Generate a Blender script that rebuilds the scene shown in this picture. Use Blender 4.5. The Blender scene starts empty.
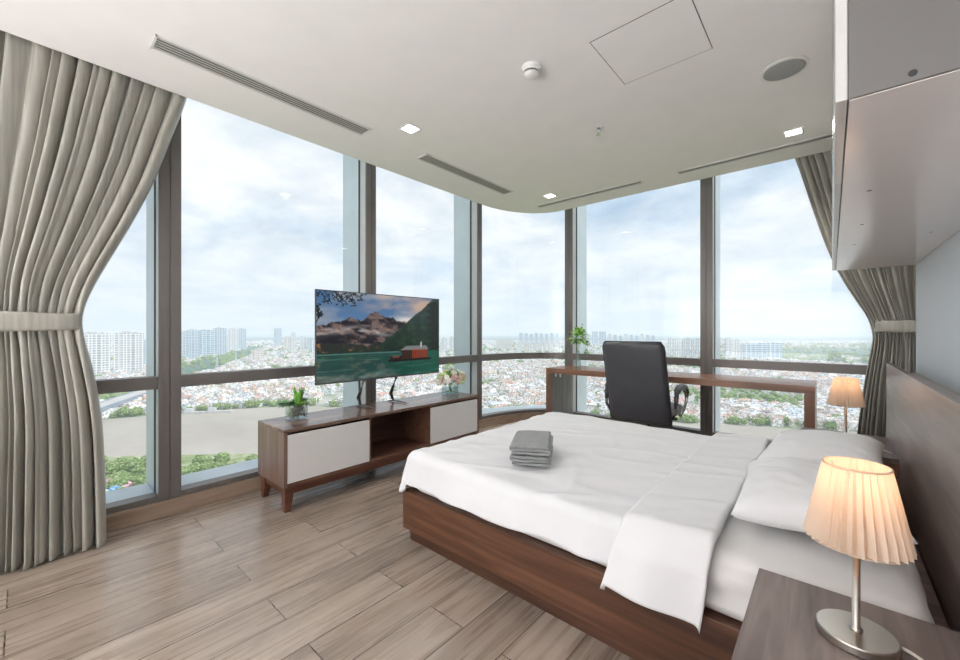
import bpy, math, random
import numpy as np
from math import sin, cos, pi, radians, exp, sqrt, atan, atan2
from mathutils import noise, Vector
random.seed(7)
S = bpy.context.scene
C = S.collection

# ------------------------------------------------------------------ camera (level, eye 1.2 m)
FPX, CX, CY, TH, EYE = 400., 480., 331., atan(351/400), 1.2
cam = bpy.data.cameras.new('camera')
cam.sensor_width = 36; cam.lens = 36*FPX/960; cam.clip_start = .02; cam.clip_end = 60000
cam.shift_y = 1/960
co = bpy.data.objects.new('camera', cam); C.objects.link(co)
co.location = (0, 0, EYE); co.rotation_euler = (pi/2, 0, TH)
S.camera = co
S.view_settings.view_transform = 'Standard'
S.view_settings.exposure = .44
S.cycles.use_denoising = True
S.cycles.max_bounces = 10; S.cycles.transparent_max_bounces = 16
S.cycles.diffuse_bounces = 6; S.cycles.sample_clamp_indirect = 8
S.cycles.caustics_reflective = False; S.cycles.caustics_refractive = False

# ------------------------------------------------------------------ helpers
def off(p):
    o = Vector((0, 0, 0))
    while p is not None:
        o += p.location; p = p.parent
    return o
def tag(o, label=None, cat=None, group=None, kind=None):
    if label: o['label'] = label
    if cat: o['category'] = cat
    if group: o['group'] = group
    if kind: o['kind'] = kind
    return o
def thing(name, label, cat, loc, group=None):
    o = bpy.data.objects.new(name, None); C.objects.link(o)
    o.location = loc; o.empty_display_size = .1
    return tag(o, label, cat, group)
def copy_tree(o, loc, label, group=None):
    r = o.copy(); C.objects.link(r); r.location = loc
    if label: r['label'] = label
    if group: r['group'] = group
    for ch in o.children:
        c = ch.copy(); C.objects.link(c); c.parent = r
        for g in ch.children:
            d = g.copy(); C.objects.link(d); d.parent = c
    return r
class MB:
    def __init__(s): s.v = []; s.f = []
    def add(s, v, f):
        n = len(s.v); s.v += [tuple(p) for p in v]; s.f += [tuple(i+n for i in q) for q in f]; return s
    def box(s, x0, y0, z0, x1, y1, z1):
        x0, x1 = min(x0, x1), max(x0, x1); y0, y1 = min(y0, y1), max(y0, y1); z0, z1 = min(z0, z1), max(z0, z1)
        return s.add([(x0,y0,z0),(x1,y0,z0),(x1,y1,z0),(x0,y1,z0),(x0,y0,z1),(x1,y0,z1),(x1,y1,z1),(x0,y1,z1)],
                     [(3,2,1,0),(4,5,6,7),(0,1,5,4),(1,2,6,5),(2,3,7,6),(3,0,4,7)])
    def prism(s, pts, z0, z1):      # ccw plan polygon
        n = len(pts)
        return s.add([(x,y,z0) for x,y in pts]+[(x,y,z1) for x,y in pts],
                     [tuple(range(n-1,-1,-1)), tuple(range(n,2*n))]+[(i,(i+1)%n,(i+1)%n+n,i+n) for i in range(n)])
    def lathe(s, cx, cy, prof, n=32, cap=True):
        v = []; f = []
        for r, z in prof:
            for i in range(n):
                a = 2*pi*i/n; v.append((cx+r*cos(a), cy+r*sin(a), z))
        m = len(prof)
        for j in range(m-1):
            for i in range(n):
                k = (i+1) % n; f.append((j*n+i, j*n+k, (j+1)*n+k, (j+1)*n+i))
        if cap: f.append(tuple(range(n-1,-1,-1))); f.append(tuple((m-1)*n+i for i in range(n)))
        return s.add(v, f)
    def tube(s, pts, rad, n=8, flat=None):
        pts = [Vector(p) for p in pts]; rad = rad if isinstance(rad, (list, tuple)) else [rad]*len(pts)
        v = []; f = []
        up = Vector((0,0,1))
        for i, p in enumerate(pts):
            t = (pts[min(i+1,len(pts)-1)]-pts[max(i-1,0)]).normalized()
            ref = up if abs(t.dot(up)) < .95 else Vector((1,0,0))
            a = t.cross(ref).normalized(); b = t.cross(a).normalized()
            for k in range(n):
                q = 2*pi*k/n
                v.append(p+a*cos(q)*rad[i]+b*sin(q)*rad[i]*(flat or 1))
        for i in range(len(pts)-1):
            for k in range(n):
                m = (k+1) % n; f.append((i*n+k, i*n+m, (i+1)*n+m, (i+1)*n+k))
        f.append(tuple(range(n-1,-1,-1))); f.append(tuple((len(pts)-1)*n+k for k in range(n)))
        return s.add(v, f)
    def grid(s, nu, nv, fn):
        v = [fn(i/nu, j/nv) for i in range(nu+1) for j in range(nv+1)]
        f = [(i*(nv+1)+j, (i+1)*(nv+1)+j, (i+1)*(nv+1)+j+1, i*(nv+1)+j+1) for i in range(nu) for j in range(nv)]
        return s.add(v, f)
    def build(s, name, mat, parent=None, smooth=False, bevel=0, seg=2, solid=0, label=None, kind=None, sub=0):
        o0 = off(parent)
        me = bpy.data.meshes.new(name)
        me.from_pydata([(x-o0.x, y-o0.y, z-o0.z) for x,y,z in s.v], [], s.f)
        me.materials.append(mat); me.update()
        if smooth: me.polygons.foreach_set('use_smooth', [True]*len(me.polygons))
        o = bpy.data.objects.new(name, me); C.objects.link(o)
        if parent is not None: o.parent = parent
        if solid:
            m = o.modifiers.new('s','SOLIDIFY'); m.thickness = solid; m.offset = -1
        if bevel:
            m = o.modifiers.new('b','BEVEL'); m.width = bevel; m.segments = seg; m.limit_method = 'ANGLE'; m.angle_limit = radians(40)
        if sub:
            m = o.modifiers.new('u','SUBSURF'); m.levels = sub; m.render_levels = sub
        if smooth is False and bevel: pass
        if label: o['label'] = label
        if kind: o['kind'] = kind
        return o
def struct(name, mb, mat, parent=None, **k):
    return mb.build(name, mat, parent, kind='structure', **k)

# ------------------------------------------------------------------ materials
def nodes(name):
    m = bpy.data.materials.new(name); m.use_nodes = True
    nt = m.node_tree; nt.nodes.clear()
    out = nt.nodes.new('ShaderNodeOutputMaterial')
    def N(t, **k):
        n = nt.nodes.new('ShaderNode'+t)
        for a, b in k.items():
            if a.startswith('i_'):
                key = a[2:]
                key = int(key) if key.isdigit() else key.replace('_', ' ')
                n.inputs[key].default_value = b
            else: setattr(n, a, b)
        return n
    L = nt.links.new
    return m, nt, out, N, L
def pbr(name, col, rough=.5, metal=0, bump=0, bscale=50, var=0, vscale=6, spec=.5, trans=0, emis=None, estr=0, sheen=0, coat=0):
    m, nt, out, N, L = nodes(name)
    b = N('BsdfPrincipled'); L(b.outputs[0], out.inputs[0])
    b.inputs['Base Color'].default_value = (*col, 1); b.inputs['Roughness'].default_value = rough
    b.inputs['Metallic'].default_value = metal; b.inputs['Specular IOR Level'].default_value = spec
    if sheen: b.inputs['Sheen Weight'].default_value = sheen
    if coat: b.inputs['Coat Weight'].default_value = coat
    if emis: b.inputs['Emission Color'].default_value = (*emis, 1); b.inputs['Emission Strength'].default_value = estr
    tc = N('TexCoord')
    n = N('TexNoise'); n.inputs['Scale'].default_value = vscale; n.inputs['Detail'].default_value = 5
    L(tc.outputs['Object'], n.inputs['Vector'])
    r = N('MapRange'); r.inputs[1].default_value = .3; r.inputs[2].default_value = .7
    r.inputs[3].default_value = 1-max(var, .015); r.inputs[4].default_value = 1+max(var, .015)
    L(n.outputs[0], r.inputs[0])
    x = N('MixRGB', blend_type='MULTIPLY'); x.inputs[0].default_value = 1; x.inputs[1].default_value = (*col, 1)
    L(r.outputs[0], x.inputs[2]); L(x.outputs[0], b.inputs['Base Color'])
    if bump:
        n2 = N('TexNoise'); n2.inputs['Scale'].default_value = bscale; n2.inputs['Detail'].default_value = 4
        L(tc.outputs['Object'], n2.inputs['Vector'])
        bp = N('Bump'); bp.inputs['Strength'].default_value = bump; bp.inputs['Distance'].default_value = .01
        L(n2.outputs[0], bp.inputs['Height']); L(bp.outputs[0], b.inputs['Normal'])
    return m
def wood(name, dark, mid, light, axis='x', rough=.35, scale=1., spec=.5):
    m, nt, out, N, L = nodes(name)
    b = N('BsdfPrincipled'); L(b.outputs[0], out.inputs[0]); b.inputs['Specular IOR Level'].default_value = spec
    g = N('NewGeometry'); mp = N('Mapping')
    L(g.outputs['Position'], mp.inputs['Vector'])
    a, c = 1.6*scale, 26*scale
    mp.inputs['Scale'].default_value = {'x': (a,c,c), 'y': (c,a,c), 'z': (c,c,a)}[axis]
    n1 = N('TexNoise'); n1.inputs['Scale'].default_value = 1; n1.inputs['Detail'].default_value = 7; n1.inputs['Distortion'].default_value = .8
    L(mp.outputs[0], n1.inputs['Vector'])
    mp2 = N('Mapping'); L(g.outputs['Position'], mp2.inputs['Vector'])
    a, c = .9*scale, 7*scale
    mp2.inputs['Scale'].default_value = {'x': (a,c,c), 'y': (c,a,c), 'z': (c,c,a)}[axis]
    n2 = N('TexNoise'); n2.inputs['Scale'].default_value = 1; n2.inputs['Detail'].default_value = 3; n2.inputs['Distortion'].default_value = 1.5
    L(mp2.outputs[0], n2.inputs['Vector'])
    ad = N('MixRGB'); ad.inputs[0].default_value = .5; L(n1.outputs[0], ad.inputs[1]); L(n2.outputs[0], ad.inputs[2])
    cr = N('ValToRGB'); e = cr.color_ramp.elements
    e[0].position = .36; e[0].color = (*dark,1); e[1].position = .64; e[1].color = (*light,1)
    k = cr.color_ramp.elements.new(.5); k.color = (*mid,1)
    L(ad.outputs[0], cr.inputs[0]); L(cr.outputs[0], b.inputs['Base Color'])
    b.inputs['Roughness'].default_value = rough
    bp = N('Bump'); bp.inputs['Strength'].default_value = .12; bp.inputs['Distance'].default_value = .003
    L(n1.outputs[0], bp.inputs['Height']); L(bp.outputs[0], b.inputs['Normal'])
    return m
def glassy(name, tint=(1,1,1), refl=1.0, rough=0.0):
    m, nt, out, N, L = nodes(name)
    t = N('BsdfTransparent'); t.inputs[0].default_value = (*tint,1)
    g = N('BsdfGlossy'); g.inputs['Roughness'].default_value = rough
    lw = N('LayerWeight'); lw.inputs[0].default_value = .5
    pw = N('Math', operation='POWER'); pw.inputs[1].default_value = 4; L(lw.outputs['Facing'], pw.inputs[0])
    fr = N('Math', operation='MULTIPLY_ADD'); fr.inputs[1].default_value = .9; fr.inputs[2].default_value = .045; L(pw.outputs[0], fr.inputs[0])
    mu = N('Math', operation='MULTIPLY'); mu.inputs[1].default_value = refl; mu.use_clamp = True
    mx = N('MixShader'); L(fr.outputs[0], mu.inputs[0]); L(mu.outputs[0], mx.inputs[0])
    L(t.outputs[0], mx.inputs[1]); L(g.outputs[0], mx.inputs[2]); L(mx.outputs[0], out.inputs[0])
    return m
M = {}
M['ceiling'] = pbr('ceiling_paint', (.87,.845,.84), .85, bump=.02, bscale=200)
M['wall'] = pbr('wall_paint', (.60,.64,.67), .75, bump=.02, bscale=200)
M['backwall'] = pbr('back_paint', (.82,.82,.82), .8)
M['frame'] = pbr('window_frame_metal', (.17,.155,.145), .42, .25, var=.05)
M['frame_side'] = pbr('grey_aluminium', (.52,.53,.53), .45, .1, var=.05)
M['fin'] = pbr('pale_blue_aluminium', (.60,.68,.73), .4, .1, var=.06, vscale=3)
M['gasket'] = pbr('black_gasket', (.03,.035,.045), .5)
M['pane'] = glassy('window_glass', (.97,.985,.99), .45)
M['clear'] = glassy('clear_glass', (.90,.94,.94), 1.6)
M['water'] = glassy('vase_water', (.88,.93,.92), 1.2)
M['cabinet_dark'] = wood('walnut_dark', (.045,.018,.01), (.08,.033,.018), (.13,.06,.034), 'x', .38)
M['walnut_y'] = wood('walnut_along', (.10,.045,.028), (.165,.080,.050), (.25,.135,.09), 'y', .32)
M['walnut_z'] = wood('walnut_upright', (.12,.075,.058), (.18,.115,.09), (.25,.17,.14), 'z', .35)
M['console_top'] = wood('walnut_top', (.11,.065,.05), (.17,.105,.08), (.25,.17,.135), 'y', .22)
M['console_in'] = wood('walnut_inside', (.07,.03,.02), (.12,.055,.035), (.17,.085,.055), 'y', .4)
M['leg_red'] = wood('red_walnut', (.065,.022,.013), (.105,.038,.022), (.15,.058,.036), 'y', .35)
M['bedwood'] = wood('bed_walnut', (.040,.015,.008), (.095,.038,.019), (.19,.09,.048), 'x', .35, .8)
M['desk'] = wood('desk_walnut', (.16,.075,.045), (.24,.12,.075), (.32,.17,.11), 'x', .25)
M['deskleg'] = wood('desk_leg_walnut', (.15,.075,.05), (.22,.115,.075), (.29,.16,.11), 'z', .3)
M['deskpanel'] = wood('grey_laminate', (.15,.14,.13), (.20,.19,.18), (.26,.25,.235), 'z', .4)
M['headboard'] = wood('headboard_veneer', (.17,.13,.112), (.25,.195,.17), (.34,.275,.24), 'y', .3, .9)
M['ledge'] = pbr('headboard_ledge', (.42,.39,.36), .4)
M['nightstand'] = wood('nightstand_veneer', (.10,.072,.062), (.155,.115,.10), (.225,.175,.155), 'y', .38, 1.2)
M['nightstand_side'] = wood('nightstand_front', (.12,.06,.04), (.18,.09,.06), (.24,.13,.09), 'y', .4)
M['white_door'] = pbr('white_lacquer', (.70,.68,.66), .35)
M['cab_side'] = pbr('cabinet_end_panel', (.13,.122,.116), .45)
M['cab_under'] = pbr('glossy_white_laminate', (.72,.67,.655), .16, spec=.8)
M['cab_door'] = pbr('cabinet_door_white', (.50,.49,.48), .2)
M['black'] = pbr('black_plastic', (.012,.012,.014), .35)
M['bezel'] = pbr('tv_bezel', (.12,.12,.125), .3, .6)
M['leather'] = pbr('dark_grey_leather', (.065,.065,.075), .36, bump=.25, bscale=120, var=.08)
M['chrome'] = pbr('polished_chrome', (.6,.6,.6), .15, 1)
M['towel'] = pbr('grey_towel', (.33,.345,.345), .95, bump=.9, bscale=260, var=.1, vscale=30, sheen=.3)
M['duvet'] = pbr('white_cotton', (.73,.73,.745), .9, bump=.35, bscale=7, sheen=.1)
M['sheet'] = pbr('white_sheet', (.72,.71,.70), .9, bump=.1, bscale=12, sheen=.1)
M['pillow'] = pbr('pillow_cotton', (.73,.73,.74), .9, bump=.25, bscale=12, sheen=.1)
M['nickel'] = pbr('brushed_nickel', (.55,.52,.48), .28, 1, var=.06, vscale=3)
M['cable'] = pbr('clear_cable', (.66,.62,.56), .4)
M['bulb'] = pbr('bulb', (1,.9,.75), .5, emis=(1,.66,.36), estr=2.5)
M['led'] = pbr('led_panel', (1,1,1), .5, emis=(1,.97,.92), estr=9)
M['trimwhite'] = pbr('white_plastic', (.75,.74,.72), .4)
M['gap'] = pbr('dark_gap', (.10,.10,.10), .8)
M['grille'] = pbr('speaker_cloth', (.36,.36,.36), .7, bump=.5, bscale=900)
M['slot'] = pbr('vent_slot', (.035,.035,.035), .7)
M['vent'] = pbr('vent_grey', (.50,.49,.46), .5)
M['baseboard'] = wood('baseboard_oak', (.25,.175,.125), (.33,.24,.18), (.40,.30,.23), 'y', .35)
M['leaf'] = pbr('leaf_green', (.16,.40,.06), .45, var=.35, vscale=30)
M['leaf_light'] = pbr('leaf_bright', (.40,.62,.14), .45, var=.3, vscale=40)
M['leaf_dark'] = pbr('leaf_deep', (.08,.22,.09), .45, var=.3, vscale=30)
M['petal_cream'] = pbr('petal_cream', (.93,.91,.86), .6, var=.15, vscale=40)
M['petal_pink'] = pbr('petal_pink', (.82,.60,.58), .6, var=.15, vscale=40)
M['petal_lime'] = pbr('petal_lime', (.72,.80,.46), .6, var=.15, vscale=40)
M['pebble'] = pbr('pebbles', (.30,.26,.21), .7, var=.4, vscale=70)

# floor planks running along y
def floor_mat():
    m, nt, out, N, L = nodes('oak_planks')
    b = N('BsdfPrincipled'); L(b.outputs[0], out.inputs[0])
    g = N('NewGeometry'); sp = N('SeparateXYZ'); L(g.outputs['Position'], sp.inputs[0])
    ax = N('Math', operation='ADD'); ax.inputs[1].default_value = 9.6+.118; L(sp.outputs[0], ax.inputs[0])
    ay = N('Math', operation='ADD'); ay.inputs[1].default_value = 12.25; L(sp.outputs[1], ay.inputs[0])
    cb = N('CombineXYZ'); L(ay.outputs[0], cb.inputs[0]); L(ax.outputs[0], cb.inputs[1])
    br = N('TexBrick'); br.offset = .37; br.offset_frequency = 2
    L(cb.outputs[0], br.inputs['Vector'])
    for k, v in (('Scale',1),('Mortar Size',.0024),('Mortar Smooth',.1),('Bias',0),('Brick Width',1.22),('Row Height',.1955)): br.inputs[k].default_value = v
    br.inputs['Color1'].default_value = (0,0,0,1); br.inputs['Color2'].default_value = (1,1,1,1); br.inputs['Mortar'].default_value = (.5,.5,.5,1)
    # grain, offset per plank
    of = N('Math', operation='MULTIPLY'); of.inputs[1].default_value = 37; L(br.outputs['Color'], of.inputs[0])
    cg = N('CombineXYZ'); L(sp.outputs[0], cg.inputs[0]); L(sp.outputs[1], cg.inputs[1]); L(of.outputs[0], cg.inputs[2])
    mp = N('Mapping'); mp.inputs['Scale'].default_value = (34,2.2,1); L(cg.outputs[0], mp.inputs[0])
    n1 = N('TexNoise'); n1.inputs['Scale'].default_value = 1; n1.inputs['Detail'].default_value = 8; n1.inputs['Distortion'].default_value = .35; L(mp.outputs[0], n1.inputs['Vector'])
    mp2 = N('Mapping'); mp2.inputs['Scale'].default_value = (7,1.0,1); L(cg.outputs[0], mp2.inputs[0])
    n2 = N('TexNoise'); n2.inputs['Scale'].default_value = 1; n2.inputs['Detail'].default_value = 3; L(mp2.outputs[0], n2.inputs['Vector'])
    wv = N('TexWave', wave_type='RINGS', rings_direction='Z'); mp3 = N('Mapping'); mp3.inputs['Scale'].default_value = (7,.6,.3); L(cg.outputs[0], mp3.inputs[0])
    L(mp3.outputs[0], wv.inputs['Vector']); wv.inputs['Scale'].default_value = 2.2; wv.inputs['Distortion'].default_value = 7; wv.inputs['Detail'].default_value = 3; wv.inputs['Detail Scale'].default_value = 1.2
    a1 = N('MixRGB'); a1.inputs[0].default_value = .45; L(n1.outputs[0], a1.inputs[1]); L(n2.outputs[0], a1.inputs[2])
    a2 = N('MixRGB'); a2.inputs[0].default_value = .06; L(a1.outputs[0], a2.inputs[1]); L(wv.outputs[0], a2.inputs[2])
    a3 = N('MixRGB'); a3.inputs[0].default_value = .17; L(a2.outputs[0], a3.inputs[1]); L(br.outputs['Color'], a3.inputs[2])
    cr = N('ValToRGB'); e = cr.color_ramp.elements
    e[0].position = .30; e[0].color = (.17,.130,.105,1); e[1].position = .70; e[1].color = (.47,.39,.325,1)
    k = cr.color_ramp.elements.new(.49); k.color = (.31,.245,.195,1)
    L(a3.outputs[0], cr.inputs[0])
    mo = N('MixRGB', blend_type='MULTIPLY'); L(br.outputs['Fac'], mo.inputs[0]); L(cr.outputs[0], mo.inputs[1]); mo.inputs[2].default_value = (.16,.13,.11,1)
    L(mo.outputs[0], b.inputs['Base Color'])
    b.inputs['Coat Weight'].default_value = .15; b.inputs['Coat Roughness'].default_value = .16
    rr = N('MapRange'); rr.inputs[3].default_value = .20; rr.inputs[4].default_value = .36; L(n1.outputs[0], rr.inputs[0]); L(rr.outputs[0], b.inputs['Roughness'])
    bp = N('Bump'); bp.inputs['Strength'].default_value = .18; bp.inputs['Distance'].default_value = .003; L(n1.outputs[0], bp.inputs['Height']); L(bp.outputs[0], b.inputs['Normal'])
    return m
M['floor'] = floor_mat()

# curtain fabric: satin with faint weave
def curtain_mat():
    m, nt, out, N, L = nodes('satin_curtain')
    b = N('BsdfPrincipled'); b.inputs['Roughness'].default_value = .32; b.inputs['Sheen Weight'].default_value = .25
    b.inputs['Specular IOR Level'].default_value = .6
    tc = N('NewGeometry'); mp = N('Mapping'); mp.inputs['Scale'].default_value = (60,60,2.2); L(tc.outputs['Position'], mp.inputs[0])
    n = N('TexNoise'); n.inputs['Scale'].default_value = 1; n.inputs['Detail'].default_value = 5; L(mp.outputs[0], n.inputs['Vector'])
    cr = N('ValToRGB'); e = cr.color_ramp.elements
    e[0].position = .3; e[0].color = (.29,.275,.235,1); e[1].position = .7; e[1].color = (.40,.385,.335,1)
    L(n.outputs[0], cr.inputs[0]); L(cr.outputs[0], b.inputs['Base Color'])
    bp = N('Bump'); bp.inputs['Strength'].default_value = .15; bp.inputs['Distance'].default_value = .004; L(n.outputs[0], bp.inputs['Height']); L(bp.outputs[0], b.inputs['Normal'])
    L(b.outputs[0], out.inputs[0])
    return m
M['curtain'] = curtain_mat()

def shade_mat():
    m, nt, out, N, L = nodes('pleated_shade_cloth')
    d = N('BsdfDiffuse'); d.inputs[0].default_value = (.80,.70,.60,1)
    t = N('BsdfTranslucent'); t.inputs[0].default_value = (.85,.66,.47,1)
    mx = N('MixShader'); mx.inputs[0].default_value = .42
    tc = N('TexCoord'); n = N('TexNoise'); n.inputs['Scale'].default_value = 90; L(tc.outputs['Object'], n.inputs['Vector'])
    bp = N('Bump'); bp.inputs['Strength'].default_value = .15; L(n.outputs[0], bp.inputs['Height']); L(bp.outputs[0], d.inputs['Normal'])
    L(d.outputs[0], mx.inputs[1]); L(t.outputs[0], mx.inputs[2]); L(mx.outputs[0], out.inputs[0])
    return m
M['shade'] = shade_mat()

# ---- outdoor materials: aerial haze painted into the colour as pale emission, by distance
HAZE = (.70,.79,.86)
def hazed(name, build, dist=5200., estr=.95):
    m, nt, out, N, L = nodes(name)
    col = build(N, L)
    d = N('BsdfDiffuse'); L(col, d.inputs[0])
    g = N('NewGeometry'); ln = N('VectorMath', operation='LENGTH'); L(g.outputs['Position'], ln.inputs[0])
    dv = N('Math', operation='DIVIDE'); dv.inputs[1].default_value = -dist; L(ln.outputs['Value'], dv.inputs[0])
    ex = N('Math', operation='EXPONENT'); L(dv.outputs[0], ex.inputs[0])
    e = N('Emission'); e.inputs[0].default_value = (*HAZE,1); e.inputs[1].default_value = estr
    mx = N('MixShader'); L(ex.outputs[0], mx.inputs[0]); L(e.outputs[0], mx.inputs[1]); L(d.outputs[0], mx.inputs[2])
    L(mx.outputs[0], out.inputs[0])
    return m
def noisecol(scale, stops, det=5, sc=(1,1,1)):
    def f(N, L):
        g = N('NewGeometry'); mp = N('Mapping'); mp.inputs['Scale'].default_value = tuple(scale*s for s in sc); L(g.outputs['Position'], mp.inputs[0])
        n = N('TexNoise'); n.inputs['Scale'].default_value = 1; n.inputs['Detail'].default_value = det; n.inputs['Roughness'].default_value = .65; L(mp.outputs[0], n.inputs['Vector'])
        cr = N('ValToRGB'); cr.color_ramp.elements.remove(cr.color_ramp.elements[1])
        cr.color_ramp.elements[0].position = stops[0][0]; cr.color_ramp.elements[0].color = (*stops[0][1],1)  # added fill light behind the camera, bounced off the back wall
        for p, c in stops[1:]: cr.color_ramp.elements.new(p).color = (*c,1)  # unseen fill added to brighten the room by way of the ceiling, no fixture
        L(n.outputs[0], cr.inputs[0]); return cr.outputs[0]
    return f
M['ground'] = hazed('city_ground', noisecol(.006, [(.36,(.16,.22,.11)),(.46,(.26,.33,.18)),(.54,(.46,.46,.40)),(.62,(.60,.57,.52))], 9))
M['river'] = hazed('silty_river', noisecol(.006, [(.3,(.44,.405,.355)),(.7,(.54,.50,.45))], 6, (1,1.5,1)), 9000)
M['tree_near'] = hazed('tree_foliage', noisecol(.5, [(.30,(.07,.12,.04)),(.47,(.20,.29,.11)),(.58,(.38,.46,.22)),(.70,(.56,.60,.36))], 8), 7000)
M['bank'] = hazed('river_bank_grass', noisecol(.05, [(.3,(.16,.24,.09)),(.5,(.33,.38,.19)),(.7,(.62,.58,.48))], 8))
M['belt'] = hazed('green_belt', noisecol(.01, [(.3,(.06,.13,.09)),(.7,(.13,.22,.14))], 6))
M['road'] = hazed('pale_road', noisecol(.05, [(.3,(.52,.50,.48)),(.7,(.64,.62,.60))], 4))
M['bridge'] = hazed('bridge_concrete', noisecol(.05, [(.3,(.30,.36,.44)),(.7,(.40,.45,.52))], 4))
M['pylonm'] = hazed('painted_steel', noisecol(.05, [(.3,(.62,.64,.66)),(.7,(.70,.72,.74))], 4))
def housecol(N, L):
    a = N('VertexColor', layer_name='Col')
    g = N('NewGeometry'); v = N('TexVoronoi'); v.inputs['Scale'].default_value = .42; L(g.outputs['Position'], v.inputs['Vector'])
    r = N('MapRange'); r.inputs[1].default_value = .25; r.inputs[2].default_value = .75; r.inputs[3].default_value = .62; r.inputs[4].default_value = 1.25
    sp = N('SeparateColor'); L(v.outputs['Color'], sp.inputs[0]); L(sp.outputs[0], r.inputs[0])
    x = N('MixRGB', blend_type='MULTIPLY'); x.inputs[0].default_value = 1; L(a.outputs[0], x.inputs[1]); L(r.outputs[0], x.inputs[2])
    return x.outputs[0]
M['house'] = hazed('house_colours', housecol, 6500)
def towermat(name, wall, win, fw=9, fh=7):
    def f(N, L):
        tc = N('TexCoord'); sp = N('SeparateXYZ'); L(tc.outputs['Object'], sp.inputs[0])
        ad = N('Math', operation='ADD'); L(sp.outputs[0], ad.inputs[0]); L(sp.outputs[1], ad.inputs[1])
        cb = N('CombineXYZ'); L(ad.outputs[0], cb.inputs[0]); L(sp.outputs[2], cb.inputs[1])
        br = N('TexBrick'); br.offset = 0; L(cb.outputs[0], br.inputs['Vector'])
        for k, v in (('Scale',1),('Mortar Size',fh*.19),('Mortar Smooth',.2),('Brick Width',fw),('Row Height',fh)): br.inputs[k].default_value = v
        br.inputs['Color1'].default_value = (*win,1); br.inputs['Color2'].default_value = (*[c*.8 for c in win],1); br.inputs['Mortar'].default_value = (*wall,1)
        return br.outputs['Color']
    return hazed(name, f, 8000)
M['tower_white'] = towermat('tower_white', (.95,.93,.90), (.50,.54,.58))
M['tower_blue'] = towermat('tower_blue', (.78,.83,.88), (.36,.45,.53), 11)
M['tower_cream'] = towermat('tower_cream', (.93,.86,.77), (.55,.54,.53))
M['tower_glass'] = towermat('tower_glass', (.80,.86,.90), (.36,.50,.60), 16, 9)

# ------------------------------------------------------------------ room shell
HC = 2.68
XW, YW = -3.26, 4.75          # window frame planes
YB = -4.6                     # back wall
XE = .95                      # end of the recess behind the far curtain
def arc(cx, cy, a, b, n=16):  # from (cx-a, cy) to (cx, cy+b)
    return [(cx-a*cos(pi/2*i/n), cy+b*sin(pi/2*i/n)) for i in range(n+1)]
fl = MB().prism([(-3.8,YB-.1),(XE+.1,YB-.1),(XE+.1,5.3),(-2.5,5.3),(-3.8,4.2)], -.12, 0)
fl.v = [(x, y, z) for x, y, z in fl.v]
struct('floor', fl, M['floor'])
ce = MB()
edge = [(-3.07,YB)] + arc(-2.50, 3.55, .57, .81) + [(XE,4.36),(XE,YB)]
ce.prism(edge[::-1], HC, HC+.14)
ce.prism(([(XW-.02,YB-.1)]+arc(-2.65,3.70,.63,1.07)+[(XE+.1,YW+.02),(XE+.1,YB-.1)])[::-1], HC+.42, HC+.5)
ce.box(-3.05,YB-.1,HC+.14,-2.95,3.6,HC+.42).box(-2.2,4.22,HC+.14,XE,4.34,HC+.42)
struct('ceiling', ce, M['ceiling'])
struct('wall_back', MB().box(-3.8,YB-.1,0,XE+.1,YB,HC+.419), M['backwall'])
struct('wall_right', MB().box(.42,YB,0,.62,3.87,HC), M['wall'])
struct('wall_far', MB().box(XE,3.0,0,XE+.1,5.2,HC+.419), M['backwall'])
struct('wall_left', MB().box(-3.5,YB,0,-3.27,-1.0,HC+.419), M['backwall'])
# baseboards
struct('baseboard_left', MB().box(-3.29,YB,0,-3.235,3.70,.0995), M['baseboard'], bevel=.003)
struct('baseboard_far', MB().box(-2.65,4.725,0,XE,4.78,.0995), M['baseboard'], bevel=.003)
def strip(cx, cy, a0, b0, a1, b1, z0, z1, n=20):
    p0, p1 = arc(cx,cy,a0,b0,n), arc(cx,cy,a1,b1,n)
    return MB().prism((p0+p1[::-1]), z0, z1)
CC = (-2.65, 3.70)
def rstrip(i0, i1, z0, z1):   # curved piece between inner offset i0 and outer offset i1 behind the face plane
    return strip(*CC, .61+i0, 1.05+i0, .61+i1, 1.05+i1, z0, z1)
struct('baseboard_corner', rstrip(-.025, .03, 0, .0995), M['baseboard'])
# --- windows
Z0, Z1, T0, T1, ZT = .10, .136, .825, .905, HC+.419
def bay_left(n, y0, y1):
    w = bpy.data.objects.new('window_%d' % n, None); C.objects.link(w); w.location = (XW, y0, 0); w['kind'] = 'structure'
    MB().box(XW,y0,Z0,XW-.10,y1,Z1).build('sill_rail', M['frame'], w, bevel=.003)
    MB().box(XW-.12,y0,Z0,XW-.36,y1,Z1-.006).build('outer_sill', M['fin'], w)
    MB().box(XW,y0,T0,XW-.10,y1,T1).build('transom', M['frame'], w, bevel=.003)
    MB().box(XW-.105,y0,Z1,XW-.115,y1,T0+.01).build('lower_pane', M['pane'], w)
    MB().box(XW-.105,y0,T1-.01,XW-.115,y1,ZT).build('upper_pane', M['pane'], w)
def bay_far(n, x0, x1):
    w = bpy.data.objects.new('window_%d' % n, None); C.objects.link(w); w.location = (x0, YW, 0); w['kind'] = 'structure'
    MB().box(x0,YW,Z0,x1,YW+.10,Z1).build('sill_rail', M['frame'], w, bevel=.003)
    MB().box(x0,YW+.12,.02,x1,YW+.22,.085).build('outer_sill', M['fin'], w)
    MB().box(x0,YW,T0,x1,YW+.10,T1).build('transom', M['frame'], w, bevel=.003)
    MB().box(x0,YW+.105,Z1,x1,YW+.115,T0+.01).build('lower_pane', M['pane'], w)
    MB().box(x0,YW+.105,T1-.01,x1,YW+.115,ZT).build('upper_pane', M['pane'], w)
bay_left(1, -1.0, .57); bay_left(2, .69, 2.10); bay_left(3, 2.205, 3.665)
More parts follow.
